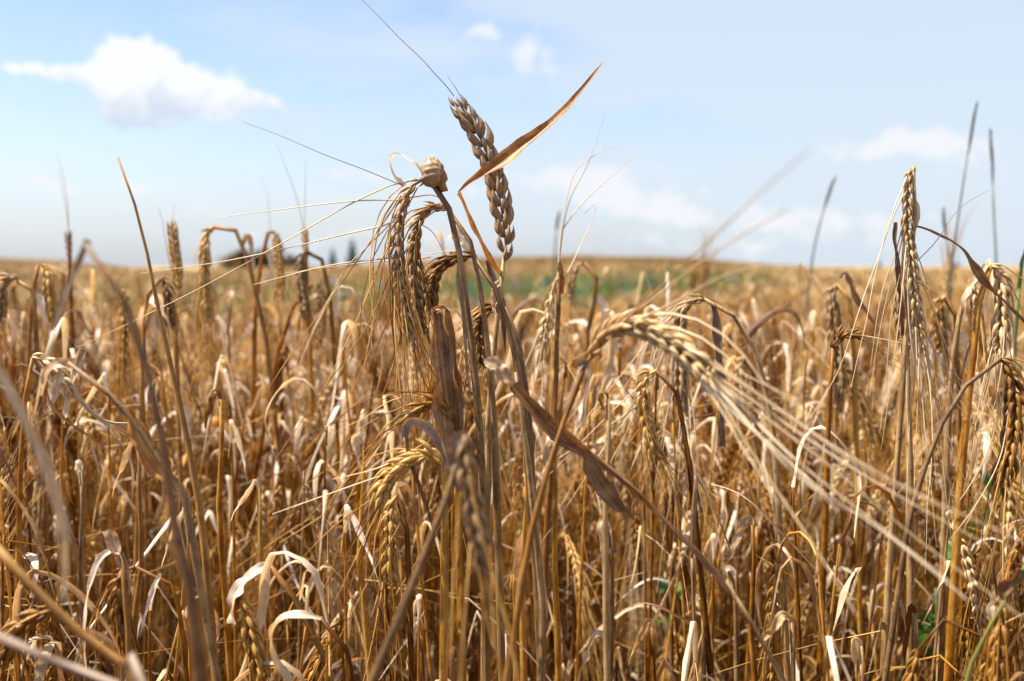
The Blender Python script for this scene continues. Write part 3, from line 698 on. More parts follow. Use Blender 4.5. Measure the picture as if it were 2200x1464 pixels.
# --- far right pair
h = hero('barley_plant', 'pale plump ear hanging beside white papery leaf strips near the right edge', B, .66, anchor='plump ear by the right edge', at=(2140, 620))
h.stem([(2128, 572), (2114, 584), (2104, 640), (2096, 720), (2085, 820), (2072, 940), (2060, 1100)], 12, 20, 'stem')
h.ear([(2128, 572), (2142, 580), (2150, 605), (2153, 650), (2150, 710), (2145, 760)], 'ear_pale', 1.1, 16, (.07, .11), 'awn_pale', side=(1, -.3, 0))
h.leaf([(2120, 570), (2105, 588), (2085, 622), (2072, 646), (2078, 690)], 20, 'leaf_pale', lambda t: .8, (0, -.6, .8), .8, .5)
h.leaf([(2135, 568), (2160, 590), (2172, 630), (2178, 668)], 12, 'leaf_pale', lambda t: .9 - .5 * t, (0, -.7, .7), .8, .4)
h = hero('barley_plant', 'slim pale ear hanging left of the plump ear near the right edge', B, .70)
h.stem([(2085, 602), (2070, 640), (2058, 700), (2045, 800), (2035, 950), (2030, 1100)], 10, 16, 'stem_grey')
h.ear([(2085, 602), (2094, 612), (2098, 650), (2098, 700), (2094, 740)], 'ear_pale', .85, 10, (.06, .1), 'awn', side=(1, -.3, 0))
h = hero('barley_plant', 'plump golden ear hooked down from a long slanting stalk at the right edge', B, .58, anchor='slanting stalk at the right edge', at=(2100, 830))
h.stem([(2150, 772), (2125, 782), (2090, 812), (2050, 862), (2015, 930), (1985, 1010), (1960, 1090), (1940, 1200)], 9, 14, 'stem_grey')
h.ear([(2150, 772), (2165, 785), (2176, 820), (2180, 880), (2174, 950), (2160, 1010), (2148, 1060)], 'ear', 1.1, 12, (.07, .12), 'awn', lines=[[(2155, 772), (2180, 772), (2215, 785)], [(2165, 800), (2130, 950), (2080, 1050), (2000, 1160), (1960, 1270), 'awn_pale'], [(2172, 850), (2150, 980), (2100, 1080), (2040, 1160), 'awn_pale']], side=(1, -.3, 0))
# --- right middle ears
h = hero('barley_plant', 'dark golden ear hanging from a pale folded leaf right of the arched stalk', B, .88, anchor='ear hanging from a folded leaf', at=(1795, 690))
h.stem([(1795, 610), (1805, 602), (1818, 612), (1828, 660), (1834, 740), (1838, 860)], 8, 12, 'stem')
h.ear([(1795, 610), (1788, 625), (1790, 680), (1798, 750), (1802, 830), (1800, 880)], 'ear_grey', 1.15, 10, (.06, .1), 'awn', side=(1, -.3, 0))
h.leaf([(1806, 600), (1815, 588), (1822, 600), (1838, 640), (1862, 672), (1880, 700)], 18, 'leaf_brown', None, (0, -.6, .8), .8, .5)
h = hero('barley_plant', 'short bright ear lying almost level left of the tall folded ear', B, .66)
h.stem([(1790, 748), (1786, 790), (1782, 880), (1775, 1050)], 8, 14, 'stem')
h.ear([(1790, 750), (1800, 728), (1825, 718), (1850, 722)], 'ear', .85, 0, lines=[[(1848, 722), (1880, 740), (1930, 765), (1960, 770)], [(1845, 720), (1900, 730), (1950, 740), (1990, 742), 'awn_pale'], [(1848, 724), (1900, 770), (1960, 810), 'awn_pale'], [(1846, 726), (1900, 760), (1975, 800)]], side=(0, -.3, 1))
# --- blurred russet stalk close to the camera on the left
h = hero('barley_plant', 'blurred russet stalk bending over close to the camera on the left', B, .35, anchor='blurred russet stalk', at=(300, 740))
h.stem([(183, 525), (195, 514), (212, 522), (236, 570), (268, 655), (310, 775), (340, 880), (358, 1010), (380, 1160), (405, 1270), (430, 1464)], 12, 28, 'leaf_brown')
h.leaf([(190, 516), (178, 545), (155, 600), (137, 640), (113, 725)], 24, 'leaf_grey', lambda t: .7, (0, -1, .2), .5, .4)
h.leaf([(350, 1150), (385, 1200), (420, 1290), (440, 1400), (450, 1500)], 22, 'leaf_rust', lambda t: .6 + .5 * t, (0, -1, .1), .3, .6)
# --- pointed grass-like stalk
h = hero('barley_plant', 'dark bare stalk tapering to a point above the horizon on the left', B, .56, anchor='dark pointed stalk', at=(320, 600))
h.stem([(253, 338), (270, 385), (292, 448), (322, 570), (338, 655), (360, 755), (382, 850), (405, 960), (430, 1100), (450, 1300)], 4, 19, 'stem_rust')
h.leaf([(322, 570), (336, 650), (362, 770), (390, 890), (420, 1040)], 9, 'leaf', lambda t: .2 + .8 * t, (0, -1, .1), .5, 1.0)
# --- claw-like leaf
h = hero('barley_plant', 'brown stalk ending in a white claw-shaped papery leaf at the left', B, .50, anchor='claw-shaped leaf', at=(125, 800))
h.stem([(146, 780), (165, 787), (200, 815), (245, 858), (288, 905), (325, 955), (360, 1010), (395, 1090), (420, 1200)], 11, 18, 'stem_grey')
h.leaf([(160, 786), (135, 782), (112, 790), (98, 815), (92, 850)], 46, 'leaf_pale', lambda t: .75 - .15 * t, (-.2, -.9, .5), .7, .7, 0, .22, 20)
h.leaf([(130, 786), (128, 815), (120, 850), (112, 880)], 18, 'leaf_pale', None, (0, -1, .2), .6, .6)
h.leaf([(100, 845), (112, 870), (140, 900), (175, 925), (230, 960)], 13, 'leaf_rust', None, (0, -1, .2), 1.0, .7)
h.leaf([(282, 895), (300, 935), (330, 985), (365, 1030), (398, 1052)], 62, 'leaf_rust', lambda t: math.sin(math.pi * min(1, t * .85 + .12)), (.3, -1, .1), .4, .75, 0, .08, 24, 'husk', 'amber husk lit through by the sun')
h = hero('barley_plant', 'pale awns of an ear lying down behind the claw-shaped leaf', B, .62)
h.stem([(70, 770), (60, 800), (52, 880), (45, 1000), (40, 1200)], 9, 14, 'stem')
h.ear([(70, 768), (92, 775), (120, 800), (150, 840)], 'ear_pale', 1.0, 0, lines=[[(150 + i * 2, 830 + i * 4), (200 + i * 3, 885 + i * 3), (260 + i * 8, 940 - i * 5), 'awn_pale'] for i in range(7)], side=(0, -.3, 1), awn_r=.0005)
h.leaf([(160, 800), (172, 765), (182, 748), (170, 775), (150, 850), (138, 910)], 24, 'leaf_pale', lambda t: .8, (0, -1, .2), .8, .5)
# --- very near pale leaf, left
h = hero('barley_plant', 'out-of-focus cream leaf hanging very close to the camera at the left edge', B, .31, anchor='cream blurred leaf', at=(90, 960))
h.stem([(-30, 760), (-50, 900), (-60, 1150), (-60, 1464)], 20, 30, 'stem')
h.leaf([(-30, 760), (10, 820), (55, 900), (95, 985), (130, 1100), (140, 1200), (136, 1290)], 28, 'leaf_pale', lambda t: .5 + .5 * math.sin(math.pi * t), (.2, -1, .2), .5, .5)
# --- near stalks at the lower left corner
h = hero('barley_plant', 'thick grey blurred stalk crossing the bottom left corner', B, .32)
h.stem([(-60, 1340), (0, 1372), (110, 1420), (250, 1480), (330, 1530)], 20, 22, 'leaf_grey')
h = hero('barley_plant', 'golden blurred stalk slanting down from the lower left edge', B, .38)
h.stem([(-40, 1140), (0, 1185), (80, 1275), (170, 1360), (250, 1440), (300, 1500)], 20, 24, 'stem_rust')
h = hero('barley_plant', 'small golden ear hooked over near the bottom left corner', B, .50)
h.stem([(115, 1312), (135, 1320), (175, 1350), (220, 1410), (250, 1500)], 9, 14, 'stem')
h.ear([(115, 1312), (85, 1320), (50, 1345), (20, 1385), (5, 1420)], 'ear', 1.0, 10, (.05, .09), 'awn', side=(.2, -.4, 1))
# --- curled white leaves, lower left
h = hero('barley_plant', 'stalk with a white leaf arching like a hoop at the lower left', B, .54, anchor='white hoop leaf', at=(200, 1230))
h.stem([(262, 1190), (268, 1260), (275, 1350), (280, 1480)], 12, 16, 'stem_rust')
h.leaf([(258, 1188), (240, 1184), (215, 1200), (195, 1250), (184, 1320), (182, 1390), (186, 1440)], 17, 'leaf_pale', lambda t: .9, (-.6, -.6, .5), .8, .4)
h.leaf([(236, 1140), (240, 1160), (252, 1185), (270, 1225), (285, 1260)], 34, 'leaf_pale', lambda t: .9 - .3 * t, (.2, -1, .3), .7, .4)
h.leaf([(345, 1232), (330, 1265), (315, 1315), (300, 1370)], 15, 'leaf_pale', None, (.2, -1, .3), 1.2, .5)
h = hero('barley_plant', 'ear drooping beside the white hoop leaf at the lower left', B, .56)
h.stem([(290, 1218), (320, 1225), (355, 1240), (380, 1290), (395, 1400)], 7, 12, 'stem')
h.ear([(290, 1218), (268, 1232), (252, 1270), (262, 1330), (275, 1400)], 'ear', 1.0, 12, (.06, .1), 'awn', side=(1, -.3, 0))
h = hero('barley_plant', 'bent stalk with a broad bleached leaf folded over like a roof', B, .55, anchor='broad bleached folded leaf', at=(545, 1240))
h.stem([(578, 1212), (600, 1230), (640, 1300), (680, 1380), (715, 1480)], 10, 16, 'stem_rust')
h.leaf([(580, 1212), (558, 1222), (530, 1248), (505, 1278), (500, 1310), (502, 1340)], 34, 'leaf_pale', lambda t: .5 + .5 * min(1, t * 3), (-.4, -.8, .6), .3, .4, .1)
h.ear([(520, 1290), (532, 1330), (545, 1380), (560, 1450)], 'ear', 1.15, 8, (.06, .09), 'awn', side=(1, -.2, 0))
h = hero('barley_plant', 'stalk with a white leaf rolled into a hook near the bottom', B, .53, anchor='white hook leaf', at=(600, 1370))
h.stem([(690, 1330), (720, 1345), (745, 1400), (760, 1500)], 10, 14, 'stem')
h.leaf([(692, 1332), (650, 1322), (612, 1328), (588, 1352), (585, 1385), (600, 1420), (625, 1462)], 36, 'leaf_pale', lambda t: .35 + .65 * min(1, t * 2.2) * (1 - .6 * max(0, t - .7) / .3), (-.3, -.6, .8), 1.3, .6)
# --- front centre, blurred drooping ear and leaning stalk
h = hero('barley_plant', 'blurred dark ear hanging in front with its leaning stalk, low in the middle', B, .38, anchor='blurred hanging ear', at=(1005, 1050))
h.stem([(1000, 935), (988, 985), (960, 1070), (905, 1210), (860, 1320), (805, 1464), (780, 1540)], 12, 22, 'stem_grey')
h.ear([(998, 935), (998, 970), (1005, 1030), (1018, 1100), (1030, 1170), (1038, 1230)], 'ear_grey', .85, 12, (.05, .09), 'awn', side=(1, -.3, 0), lines=[[(1035, 1200), (1055, 1320), (1085, 1480)], [(985, 1000), (975, 1150), (960, 1300)], [(1040, 1210), (1040, 1330), (1030, 1480)]])
h.leaf([(1000, 930), (985, 945), (975, 985), (978, 1050)], 40, 'leaf_grey', None, (0, -1, .2), .5, .7)
h = hero('barley_plant', 'mottled upright stalk with dark nodes low in the middle', B, .56)
h.stem([(1108, 800), (1118, 880), (1130, 960), (1142, 1080), (1155, 1200), (1166, 1320), (1165, 1464)], 7, 15, 'stem_grey', nodes=(.8,))
h.leaf([(1122, 900), (1136, 990), (1150, 1100), (1162, 1220), (1170, 1330)], 18, 'leaf', lambda t: .5 + .5 * t, (.4, -1, .1), .4, .8, name='leaf_sheath')
# --- low centre ear with pale bent head
h = hero('barley_plant', 'ear bent sharply left under a brown arched leaf below the wide sheath', B, .55, anchor='sharply bent ear', at=(890, 985))
h.stem([(945, 1000), (955, 1040), (958, 1150), (955, 1300)], 10, 18, 'stem')
h.ear([(948, 1000), (925, 978), (890, 985), (855, 1005), (828, 1040), (812, 1085)], 'ear', 1.1, 6, (.05, .08), 'awn', lines=[[(860, 985), (800, 1010), (715, 1030), 'awn_pale'], [(840, 1015), (740, 1050), (585, 1105), 'awn_pale'], [(820, 1060), (720, 1130), (620, 1230)], [(815, 1080), (740, 1200), (640, 1350)], [(812, 1090), (760, 1240), (700, 1420)]], side=(.2, -.4, 1))
h.leaf([(872, 940), (875, 912), (895, 905), (920, 920), (945, 955), (958, 1000)], 28, 'leaf_grey', lambda t: .8, (0, -.7, .7), .5, .5)
h.leaf([(872, 915), (880, 980), (900, 1040), (925, 1110), (935, 1180)], 14, 'leaf_brown', None, (0, -1, .2), .8, .6)
h = hero('barley_plant', 'golden ear hanging straight down below the sharply bent ear', B, .60)
h.stem([(852, 1065), (865, 1070), (875, 1150), (880, 1300)], 8, 14, 'stem')
h.ear([(852, 1065), (842, 1085), (838, 1140), (836, 1210), (842, 1260)], 'ear', 1.0, 14, (.06, .1), 'awn', side=(1, -.3, 0))
# --- left middle distance
ML = [
 ('stub of a pale ear pointing up by the skyline left of the arched hook', .98, [(372, 640), (378, 720), (384, 900)], [(384, 640), (380, 580), (374, 530), (369, 480)], 'ear', 1.1),
 ('ear hanging from a wide arched hook against the left skyline', 1.0, [(458, 488), (478, 476), (500, 486), (522, 530), (545, 610), (566, 710), (582, 820)], [(458, 488), (446, 500), (440, 550), (442, 620), (448, 700)], 'ear', 1.15),
 ('folded stalk like an upside-down V on the left skyline', 1.12, [(590, 500), (584, 474), (576, 500), (562, 560), (550, 650), (546, 760)], [(590, 500), (598, 530), (602, 590), (600, 650)], 'ear', 1.0),
 ('ear hooked beside the knot of awns left of the knotted stalk', 1.05, [(655, 540), (672, 530), (692, 560), (705, 620), (716, 720), (722, 850)], [(655, 540), (646, 560), (650, 620), (660, 690)], 'ear_grey', 1.15),
 ('short golden ear hooked down at the far left under the skyline', .95, [(82, 572), (94, 568), (78, 590), (70, 640), (64, 720), (60, 850)], [(90, 570), (102, 590), (108, 640), (114, 690)], 'ear', 1.1),
 ('ear hanging at the left edge under the skyline', .9, [(38, 605), (52, 590), (66, 600), (74, 660), (80, 760)], [(38, 600), (18, 598), (4, 625), (-2, 690)], 'ear_grey', 1.1),
 ('small arched stalk with dark ear left of the hanging awns', 1.1, [(668, 610), (690, 606), (640, 640), (610, 720), (590, 800)], [(680, 606), (690, 640), (688, 700), (680, 750)], 'ear_grey', 1.1),
 ('pale ear standing upright behind the small dark clump', 1.2, [(600, 640), (602, 720), (604, 860)], [(600, 640), (600, 590), (596, 540), (594, 510)], 'ear_pale', 1.1),
 ('thin upright stalk with a seed tip crossing the left horizon', 1.15, [(148, 505), (150, 560), (152, 640), (156, 760)], [(150, 560), (148, 535), (147, 500)], 'ear_grey', .8),
 ('golden ear drooping left of the shrivelled ear', 1.0, [(1255, 565), (1270, 562), (1282, 590), (1276, 660), (1262, 720), (1258, 860)], [(1255, 565), (1242, 570), (1230, 600), (1222, 640)], 'ear_grey', .9),
 ('upright leafy stalk rising among the awns left of the knotted stalk', 1.05, [(655, 490), (657, 560), (662, 660), (668, 800)], [(657, 560), (656, 530), (654, 492)], 'ear_pale', .8),
 ('ear bowed over between the pointed stalk and the arched hook', .92, [(344, 600), (336, 592), (322, 610), (312, 680), (306, 800)], [(344, 598), (356, 610), (362, 650), (364, 700)], 'ear', 1.0),
 ('pale ear leaning out above the hooked golden ear', 1.0, [(1596, 770), (1604, 762), (1616, 780), (1622, 840), (1626, 940)], [(1598, 764), (1590, 780), (1588, 830), (1592, 890)], 'ear_pale', 1.1),
 ('tawny ear hanging in the gap right of the tall folded ear', .85, [(2030, 640), (2044, 632), (2052, 660), (2056, 740), (2060, 860)], [(2030, 636), (2020, 650), (2018, 700), (2022, 760)], 'ear', 1.0),
]
for lb, d, st, er, em, wd_ in ML:
    h = hero('barley_plant', lb, B, d, 'barley plants a step behind', 'ear ' + lb.split(' ', 2)[2] if False else None)
    h.stem(st, 9 * .9 / d + 1, 11, 'stem' if d > 1 else 'stem_rust')
    h.ear(er, em, wd_, 18 if er[-1][1] > er[0][1] else 2, (.06, .11), 'awn', side=(1, -.3, .1), single=False)
    b = st[min(3, len(st) - 1)]
    h.leaf([(b[0], b[1]), (b[0] + 6, b[1] - 22), (b[0] + 16, b[1] - 14), (b[0] + 22, b[1] + 24), (b[0] + 20, b[1] + 70)], 15, 'leaf_pale', None, (0, -.7, .7), 1.2, .5)
# --- scattered mid-ground leaves with bright tips
BL = [(460, 850, -20, 70), (165, 1000, 12, 60), (545, 1040, -50, 80), (760, 945, 18, 60), (1110, 1010, -8, 80), (1290, 1130, 10, 100), (1290, 850, 14, 70), (940, 925, 12, 50), (1180, 960, -14, 90), (280, 960, -40, 110),
      (1560, 1230, 24, 80), (1600, 1120, -30, 80), (1955, 1310, -14, 120), (1280, 1370, -40, 110), (1680, 1330, -50, 60), (890, 1340, -16, 100), (1390, 1340, -40, 90), (1830, 1380, 10, 90), (1500, 1290, 30, 90), (2130, 1310, 14, 110)]
WORD = ['left of the arched hook', 'below the claw-shaped leaf', 'above the folded-roof leaf', 'left of the wide sheath', 'right of the blurred hanging ear', 'under the dark twisted leaf', 'left of the hooked golden ear', 'beside the sharply bent ear', 'beside the brown leaning stalk', 'right of the claw-shaped leaf',
        'under the long white awns', 'below the arched purple-brown stalk', 'below the tall folded ear', 'low down between the dark leaf and the nodding ear', 'at the bottom under the white awns', 'at the bottom left of the blurred ear', 'near the bottom right of the middle', 'at the bottom left of the tall folded ear', 'low under the fanned awns', 'in the lower right corner']
gb = random.Random(77)
for (x, y, dx_, ln_), wo in zip(BL, WORD):
    d = .52 + gb.random() * .22
    h = hero('barley_plant', 'stalk with a bright curled leaf ' + wo, B, d, 'stalks with bright curled leaves')
    sx = x + gb.uniform(10, 22)
    h.stem([(sx, y + 8), (sx + 3, y + 90), (sx + gb.uniform(-8, 10), y + 260), (sx + gb.uniform(-14, 14), y + 420)], 9, 15, gb.choice(['stem', 'stem', 'stem_rust', 'stem_grey']))
    h.leaf([(sx, y + 12), (sx - 4, y - 4), (x, y - 6), (x + dx_ * .35, y + ln_ * .3), (x + dx_ * .8, y + ln_ * .7), (x + dx_, y + ln_)], gb.uniform(15, 25), gb.choice(['leaf_pale', 'leaf_pale', 'leaf']), lambda t: (.45 + .55 * min(1, t * 3)) * (1 - .8 * t ** 3), (gb.uniform(-.5, .5), -.7, .6), gb.uniform(-2.2, 2.2), gb.uniform(.3, .8), wave=.7)
# --- tall wild grasses and green things
GR = [('dark slender grass head leaning right above the horizon, alone', 1.7, [(1796, 378), (1783, 410), (1770, 450)], [(1770, 450), (1752, 520), (1738, 610), (1725, 760)]),
      ('tallest dark grass head rising right of the tall folded ear', 1.35, [(2100, 218), (2093, 250), (2086, 295), (2078, 340)], [(2078, 340), (2064, 430), (2046, 560), (2030, 720), (2020, 860)]),
      ('second tallest grass head standing straight by the right edge', 1.5, [(2128, 276), (2129, 310), (2132, 350), (2133, 400)], [(2133, 400), (2136, 480), (2140, 560), (2142, 720)]),
      ('faint short grass head just right of the tall folded ear', 1.6, [(2027, 445), (2028, 470), (2032, 510)], [(2032, 510), (2040, 560), (2040, 640), (2030, 780)]),
      ('small blurred grass head above the shrivelled ear', 2.2, [(1203, 452), (1199, 470), (1195, 495)], [(1195, 495), (1192, 560), (1190, 640), (1190, 760)])]
for lb, d, pn, st in GR:
    h = hero('grass_stalk', lb, 'grass stalk', d, 'wild grasses above the crop')
    h.stem(st, 3.5, 6, 'grass'); h.panicle(pn, 6)
h = hero('grass_stalk', 'green grass blade bending into the right edge above the ears', 'grass stalk', .9)
h.stem([(2190, 620), (2184, 680), (2180, 760)], 8, 8, 'green')
h.leaf([(2188, 640), (2190, 600), (2196, 560), (2210, 500)], 12, 'green', None, (0, -1, .2), .4, .6)
h = hero('grass_stalk', 'yellow-green stalk leaning across the lower right corner', 'grass stalk', .47)
h.stem([(2240, 1150), (2190, 1240), (2140, 1320), (2090, 1430), (2070, 1500)], 8, 11, 'yellow_green')
h.leaf([(2150, 1290), (2160, 1260), (2190, 1235), (2240, 1225)], 34, 'leaf_brown', None, (0, -.7, .7), .7, .6)
gb = random.Random(31)
for lb, d, cx, cy, n_, sc_ in [('broad-leaved green weed half hidden behind the ears at the lower right', .95, 2120, 1150, 11, 1.0), ('small green weed low between stalks right of the white awns', .9, 2010, 1330, 5, .6), ('little green weed near the bottom under the purple-brown stalk', .95, 1440, 1290, 4, .45)]:
    h = hero('green_weed', lb, 'weed', d)
    h.stem([(cx, cy - 110 * sc_), (cx + 4, cy), (cx - 3, cy + 150), (cx, cy + 300)], 7, 9, 'green')
    for i in range(n_):
        a = gb.uniform(-2.6, 2.6); L_ = gb.uniform(60, 115) * sc_; y0 = cy + gb.uniform(-110, 150) * sc_
        h.leaf([(cx, y0, d), (cx + math.sin(a) * L_ * .5, y0 - 22 * sc_, d + math.cos(a) * .03), (cx + math.sin(a) * L_, y0 + gb.uniform(-10, 30), d + math.cos(a) * .06)], 58 * sc_, 'green', lambda t: .08 + .92 * math.sin(math.pi * min(1, t + .03)) ** .8, (0, -.7, .7), gb.uniform(-.8, .8), .25, 0, .08)


for h in HEROES: h.done()

# ------------------------------------------------------------------ individual barley plants close to the camera (copies of the prototypes)
def proto_objects(parts):
    """unlinked part objects of a prototype, sharing their meshes with every copy"""
    r = []
    for nm in ('stem', 'ear', 'awn_beard', 'leaf', 'awn'):
        for mb in parts[nm]: r.append((nm, mb.build(nm, False)))
    return r
proto = [proto_objects(pl[0]) for pl in plants]
N_IND = 300 - len(HEROES)
cands = []
g = random.Random(5)
tries = 0
while len(cands) < N_IND and tries < 40000:
    tries += 1
    y = math.sqrt(g.uniform(.58 ** 2, 1.28 ** 2)); x = g.uniform(-.5 * y - .04, .5 * y + .04)
    top = .94 - abs(g.gauss(0, .115)) - (.10 if y < .75 else .03)
    # keep the view to the big plants open: nearer plants stay lower in the picture
    px, py, d = proj(V((x, y, top)))
    lim = np.interp(y, [.5, .6, .7, .85, 1.0, 1.34], [1120, 1010, 880, 760, 690, 640])
    if py < lim: 
        if not (y > .95 and g.random() < .04 and py > 520 and (px < 750 or px > 1700)): continue

    if plants[0] is None or any((c[0] - x) ** 2 + (c[1] - y) ** 2 < .022 ** 2 for c in cands): continue
    cands.append((x, y, top))
print('individual plants', len(cands), 'heroes', len(HEROES))
ORD = ['nearest', 'second', 'third', 'fourth', 'fifth', 'sixth', 'seventh', 'eighth', 'ninth', 'tenth', 'eleventh', 'twelfth', 'thirteenth', 'fourteenth', 'fifteenth', 'sixteenth', 'seventeenth', 'eighteenth', 'nineteenth', 'twentieth']
KW = {'hook': 'with hooked hanging ear', 'nod': 'with sideways nodding ear', 'up': 'with upright ear', 'snap': 'with snapped ear', 'leafy': 'with curled leaves, no ear'}
info = []
for i, (x, y, top) in enumerate(cands):
    k = g.randrange(NPROTO)
    while y < .84 and plants[k][2] != 'leafy' and g.random() < .8: k = g.randrange(NPROTO)
    pl = plants[k]
    sc = top / (pl[3].z + .01)
    info.append([k, x, y, sc, g.uniform(0, 6.283), pl[2]])
buckets = {}
for n_, it in enumerate(info):
    k, x, y, sc, rz, kd = it
    tp = V((x, y, 0)) + Matrix.Rotation(rz, 3, 'Z') @ (plants[k][3] * sc)
    px, py, d = proj(tp)
    best = None
    for (nm, ap) in anchors:
        ax, ay, ad = proj(ap)
        q = math.hypot(px - ax, py - ay)
        if best is None or q < best[0]: best = (q, nm, ax, ay)
    q, nm, ax, ay = best
    side = ('left of' if px < ax else 'right of') if abs(px - ax) > .6 * abs(py - ay) else ('below' if py > ay else 'above')
    buckets.setdefault((kd, side, nm), []).append((q, n_))
labels = {}
for (kd, side, nm), l in buckets.items():
    l.sort()
    for r_, (q, n_) in enumerate(l):
        o_ = ORD[r_] if r_ < len(ORD) else 'outermost'
        labels[n_] = f'{o_} stalk {KW[kd]} {side} the {nm}'
for n_, (k, x, y, sc, rz, kd) in enumerate(info):
    root = empty('barley_plant', (x, y, 0)); root.rotation_euler = (0, 0, rz); root.scale = (sc,) * 3
    tag(root, labels[n_], 'barley', 'ripe barley stalks standing close by')
    for nm, ob in proto[k]:
        c = ob.copy(); COL.objects.link(c); c.parent = root

# ------------------------------------------------------------------ the rest of the crop: one object of kind stuff, instanced by geometry nodes
def merged(builders, name):
    a = MB()
    for b in builders:
        base = len(a.v); a.v += b.v; a.uv += b.uv
        a.f += [tuple(i + base for i in f) for f in b.f]
        mp_ = [a.slot(m) for m in b.mats]; a.mi += [mp_[i] for i in b.mi]
    return a.build(name, False)

def instancer(name, protos, pts, kind='stuff'):
    """pts: (x, y, z, rotz, tilt x, tilt y, scale, index)"""
    me = bpy.data.meshes.new(name); me.from_pydata([p[:3] for p in pts], [], [])
    for an, ty in (('rot', 'FLOAT_VECTOR'), ('scl', 'FLOAT'), ('idx', 'INT')): me.attributes.new(an, ty, 'POINT')
    me.attributes['rot'].data.foreach_set('vector', [c for p in pts for c in (p[4], p[5], p[3])])
    me.attributes['scl'].data.foreach_set('value', [p[6] for p in pts])
    me.attributes['idx'].data.foreach_set('value', [p[7] for p in pts])
    ob = bpy.data.objects.new(name, me); COL.objects.link(ob); tag(ob, kind=kind)
    t = bpy.data.node_groups.new(name, 'GeometryNodeTree'); q = NT(t)
    t.interface.new_socket('Geometry', in_out='INPUT', socket_type='NodeSocketGeometry')
    t.interface.new_socket('Geometry', in_out='OUTPUT', socket_type='NodeSocketGeometry')
    gi, go = q.new('NodeGroupInput'), q.new('NodeGroupOutput')
    iop = q.new('GeometryNodeInstanceOnPoints'); jn = q.new('GeometryNodeJoinGeometry')
    for p in reversed(protos):
        oi = q.new('GeometryNodeObjectInfo'); oi.inputs['Object'].default_value = p; oi.inputs['As Instance'].default_value = True
        q.link(oi.outputs['Geometry'], jn.inputs[0])
    q.link(gi.outputs[0], iop.inputs['Points']); q.link(jn.outputs[0], iop.inputs['Instance'])
    iop.inputs['Pick Instance'].default_value = True
    def attr(nm, dt):
        a = q.new('GeometryNodeInputNamedAttribute', data_type=dt); a.inputs['Name'].default_value = nm
        return a.outputs['Attribute']
    q.link(attr('idx', 'INT'), iop.inputs['Instance Index'])
    e2r = q.new('FunctionNodeEulerToRotation'); q.link(attr('rot', 'FLOAT_VECTOR'), e2r.inputs[0]); q.link(e2r.outputs[0], iop.inputs['Rotation'])
    q.link(attr('scl', 'FLOAT'), iop.inputs['Scale']); q.link(iop.outputs[0], go.inputs[0])
    md = ob.modifiers.new('scatter', 'NODES'); md.node_group = t
    return ob

low = [random_plant(500 + i, False) for i in range(30)]
lowm = [merged([b for l in pl[0].values() for b in l], 'barley_tiller') for pl in low]
g = random.Random(9)
pts = []
def near_green(x, y):
    return False
def in_view(x, y, m=.03): return abs(x) < .47 * y + m and y > 0
for _ in range(46000):
    y = g.uniform(-1.2, 7.5); x = g.uniform(-.58 * max(y, 0) - 1.0, .58 * max(y, 0) + 1.0)
    if abs(x) < .28 and y < .5: continue
    if in_view(x, y, .05) and y < .98: continue
    k = g.randrange(30)
    top = .83 - abs(g.gauss(0, .10)) + (.14 * g.random() if g.random() < (.075 if x < .05 else .035) else 0)
    top -= .07 * min(1, max(0, (y - 1.6) / 2.4))
    if y > 3.5: top = min(top, .78)
    if y < 1.6: top -= .02
    sc = top / (low[k][3].z + .01)
    pts.append((x, y, ground_z(x, y), g.uniform(0, 6.283), g.gauss(0, .05), g.gauss(0, .05), sc, k))
for _ in range(15000):  # low tillers added to absorb light and darken the depth of the crop
    y = g.uniform(.2, 4.2); x = g.uniform(-.5 * y - .3, .5 * y + .3)
    k = g.randrange(30); top = g.uniform(.34, .60)
    if in_view(x, y, .02) and proj(V((x, y, top)))[2] < .75: continue
    pts.append((x, y, ground_z(x, y), g.uniform(0, 6.283), g.gauss(0, .12), g.gauss(0, .12), top / (low[k][3].z + .01), k))
print('crop instances', len(pts))
instancer('barley_crop', lowm, pts)

# far crop: clumps of stalks that only have to read as a pale brushed surface
def far_clump(seed, rad, n, wid, mats, hgt=(.55, .86), ears=True):
    gg = random.Random(seed); mb = MB()
    for _ in range(n):
        a, r = gg.uniform(0, 6.283), rad * math.sqrt(gg.random()); b = V((r * math.cos(a), r * math.sin(a), 0)); h = gg.uniform(*hgt)
        ln = V((gg.gauss(0, .06), gg.gauss(0, .06), 0)); m = M[gg.choice(mats)]
        top = b + ln + V((0, 0, h)); mb.tube([b, b + ln * .4 + V((0, 0, h * .6)), top], [wid, wid * .8, wid * .5], m, 3)
        if ears:
            e = V((gg.gauss(0, 1), gg.gauss(0, 1), -.8)).normalized()
            mb.tube([top, top + e * .02 + V((0, 0, .01)), top + e * .05, top + e * .09], [wid * .5, .005 + wid, .005 + wid * .8, .001], M[gg.choice(['ear', 'ear', 'ear_pale', 'dry_weed'])], 4)
            q = b + ln * .5 + V((0, 0, h * gg.uniform(.6, .95))); o = V((gg.gauss(0, 1), gg.gauss(0, 1), 0)).normalized()
            mb.ribbon([q, q + o * .03 + V((0, 0, .03)), q + o * .07 - V((0, 0, .02))], lambda t: (.007 + wid) * (1 - .7 * t), M[gg.choice(['leaf', 'leaf', 'leaf_pale', 'dry_weed'])], None, 0, .3, 3, 0, gg)
    return mb
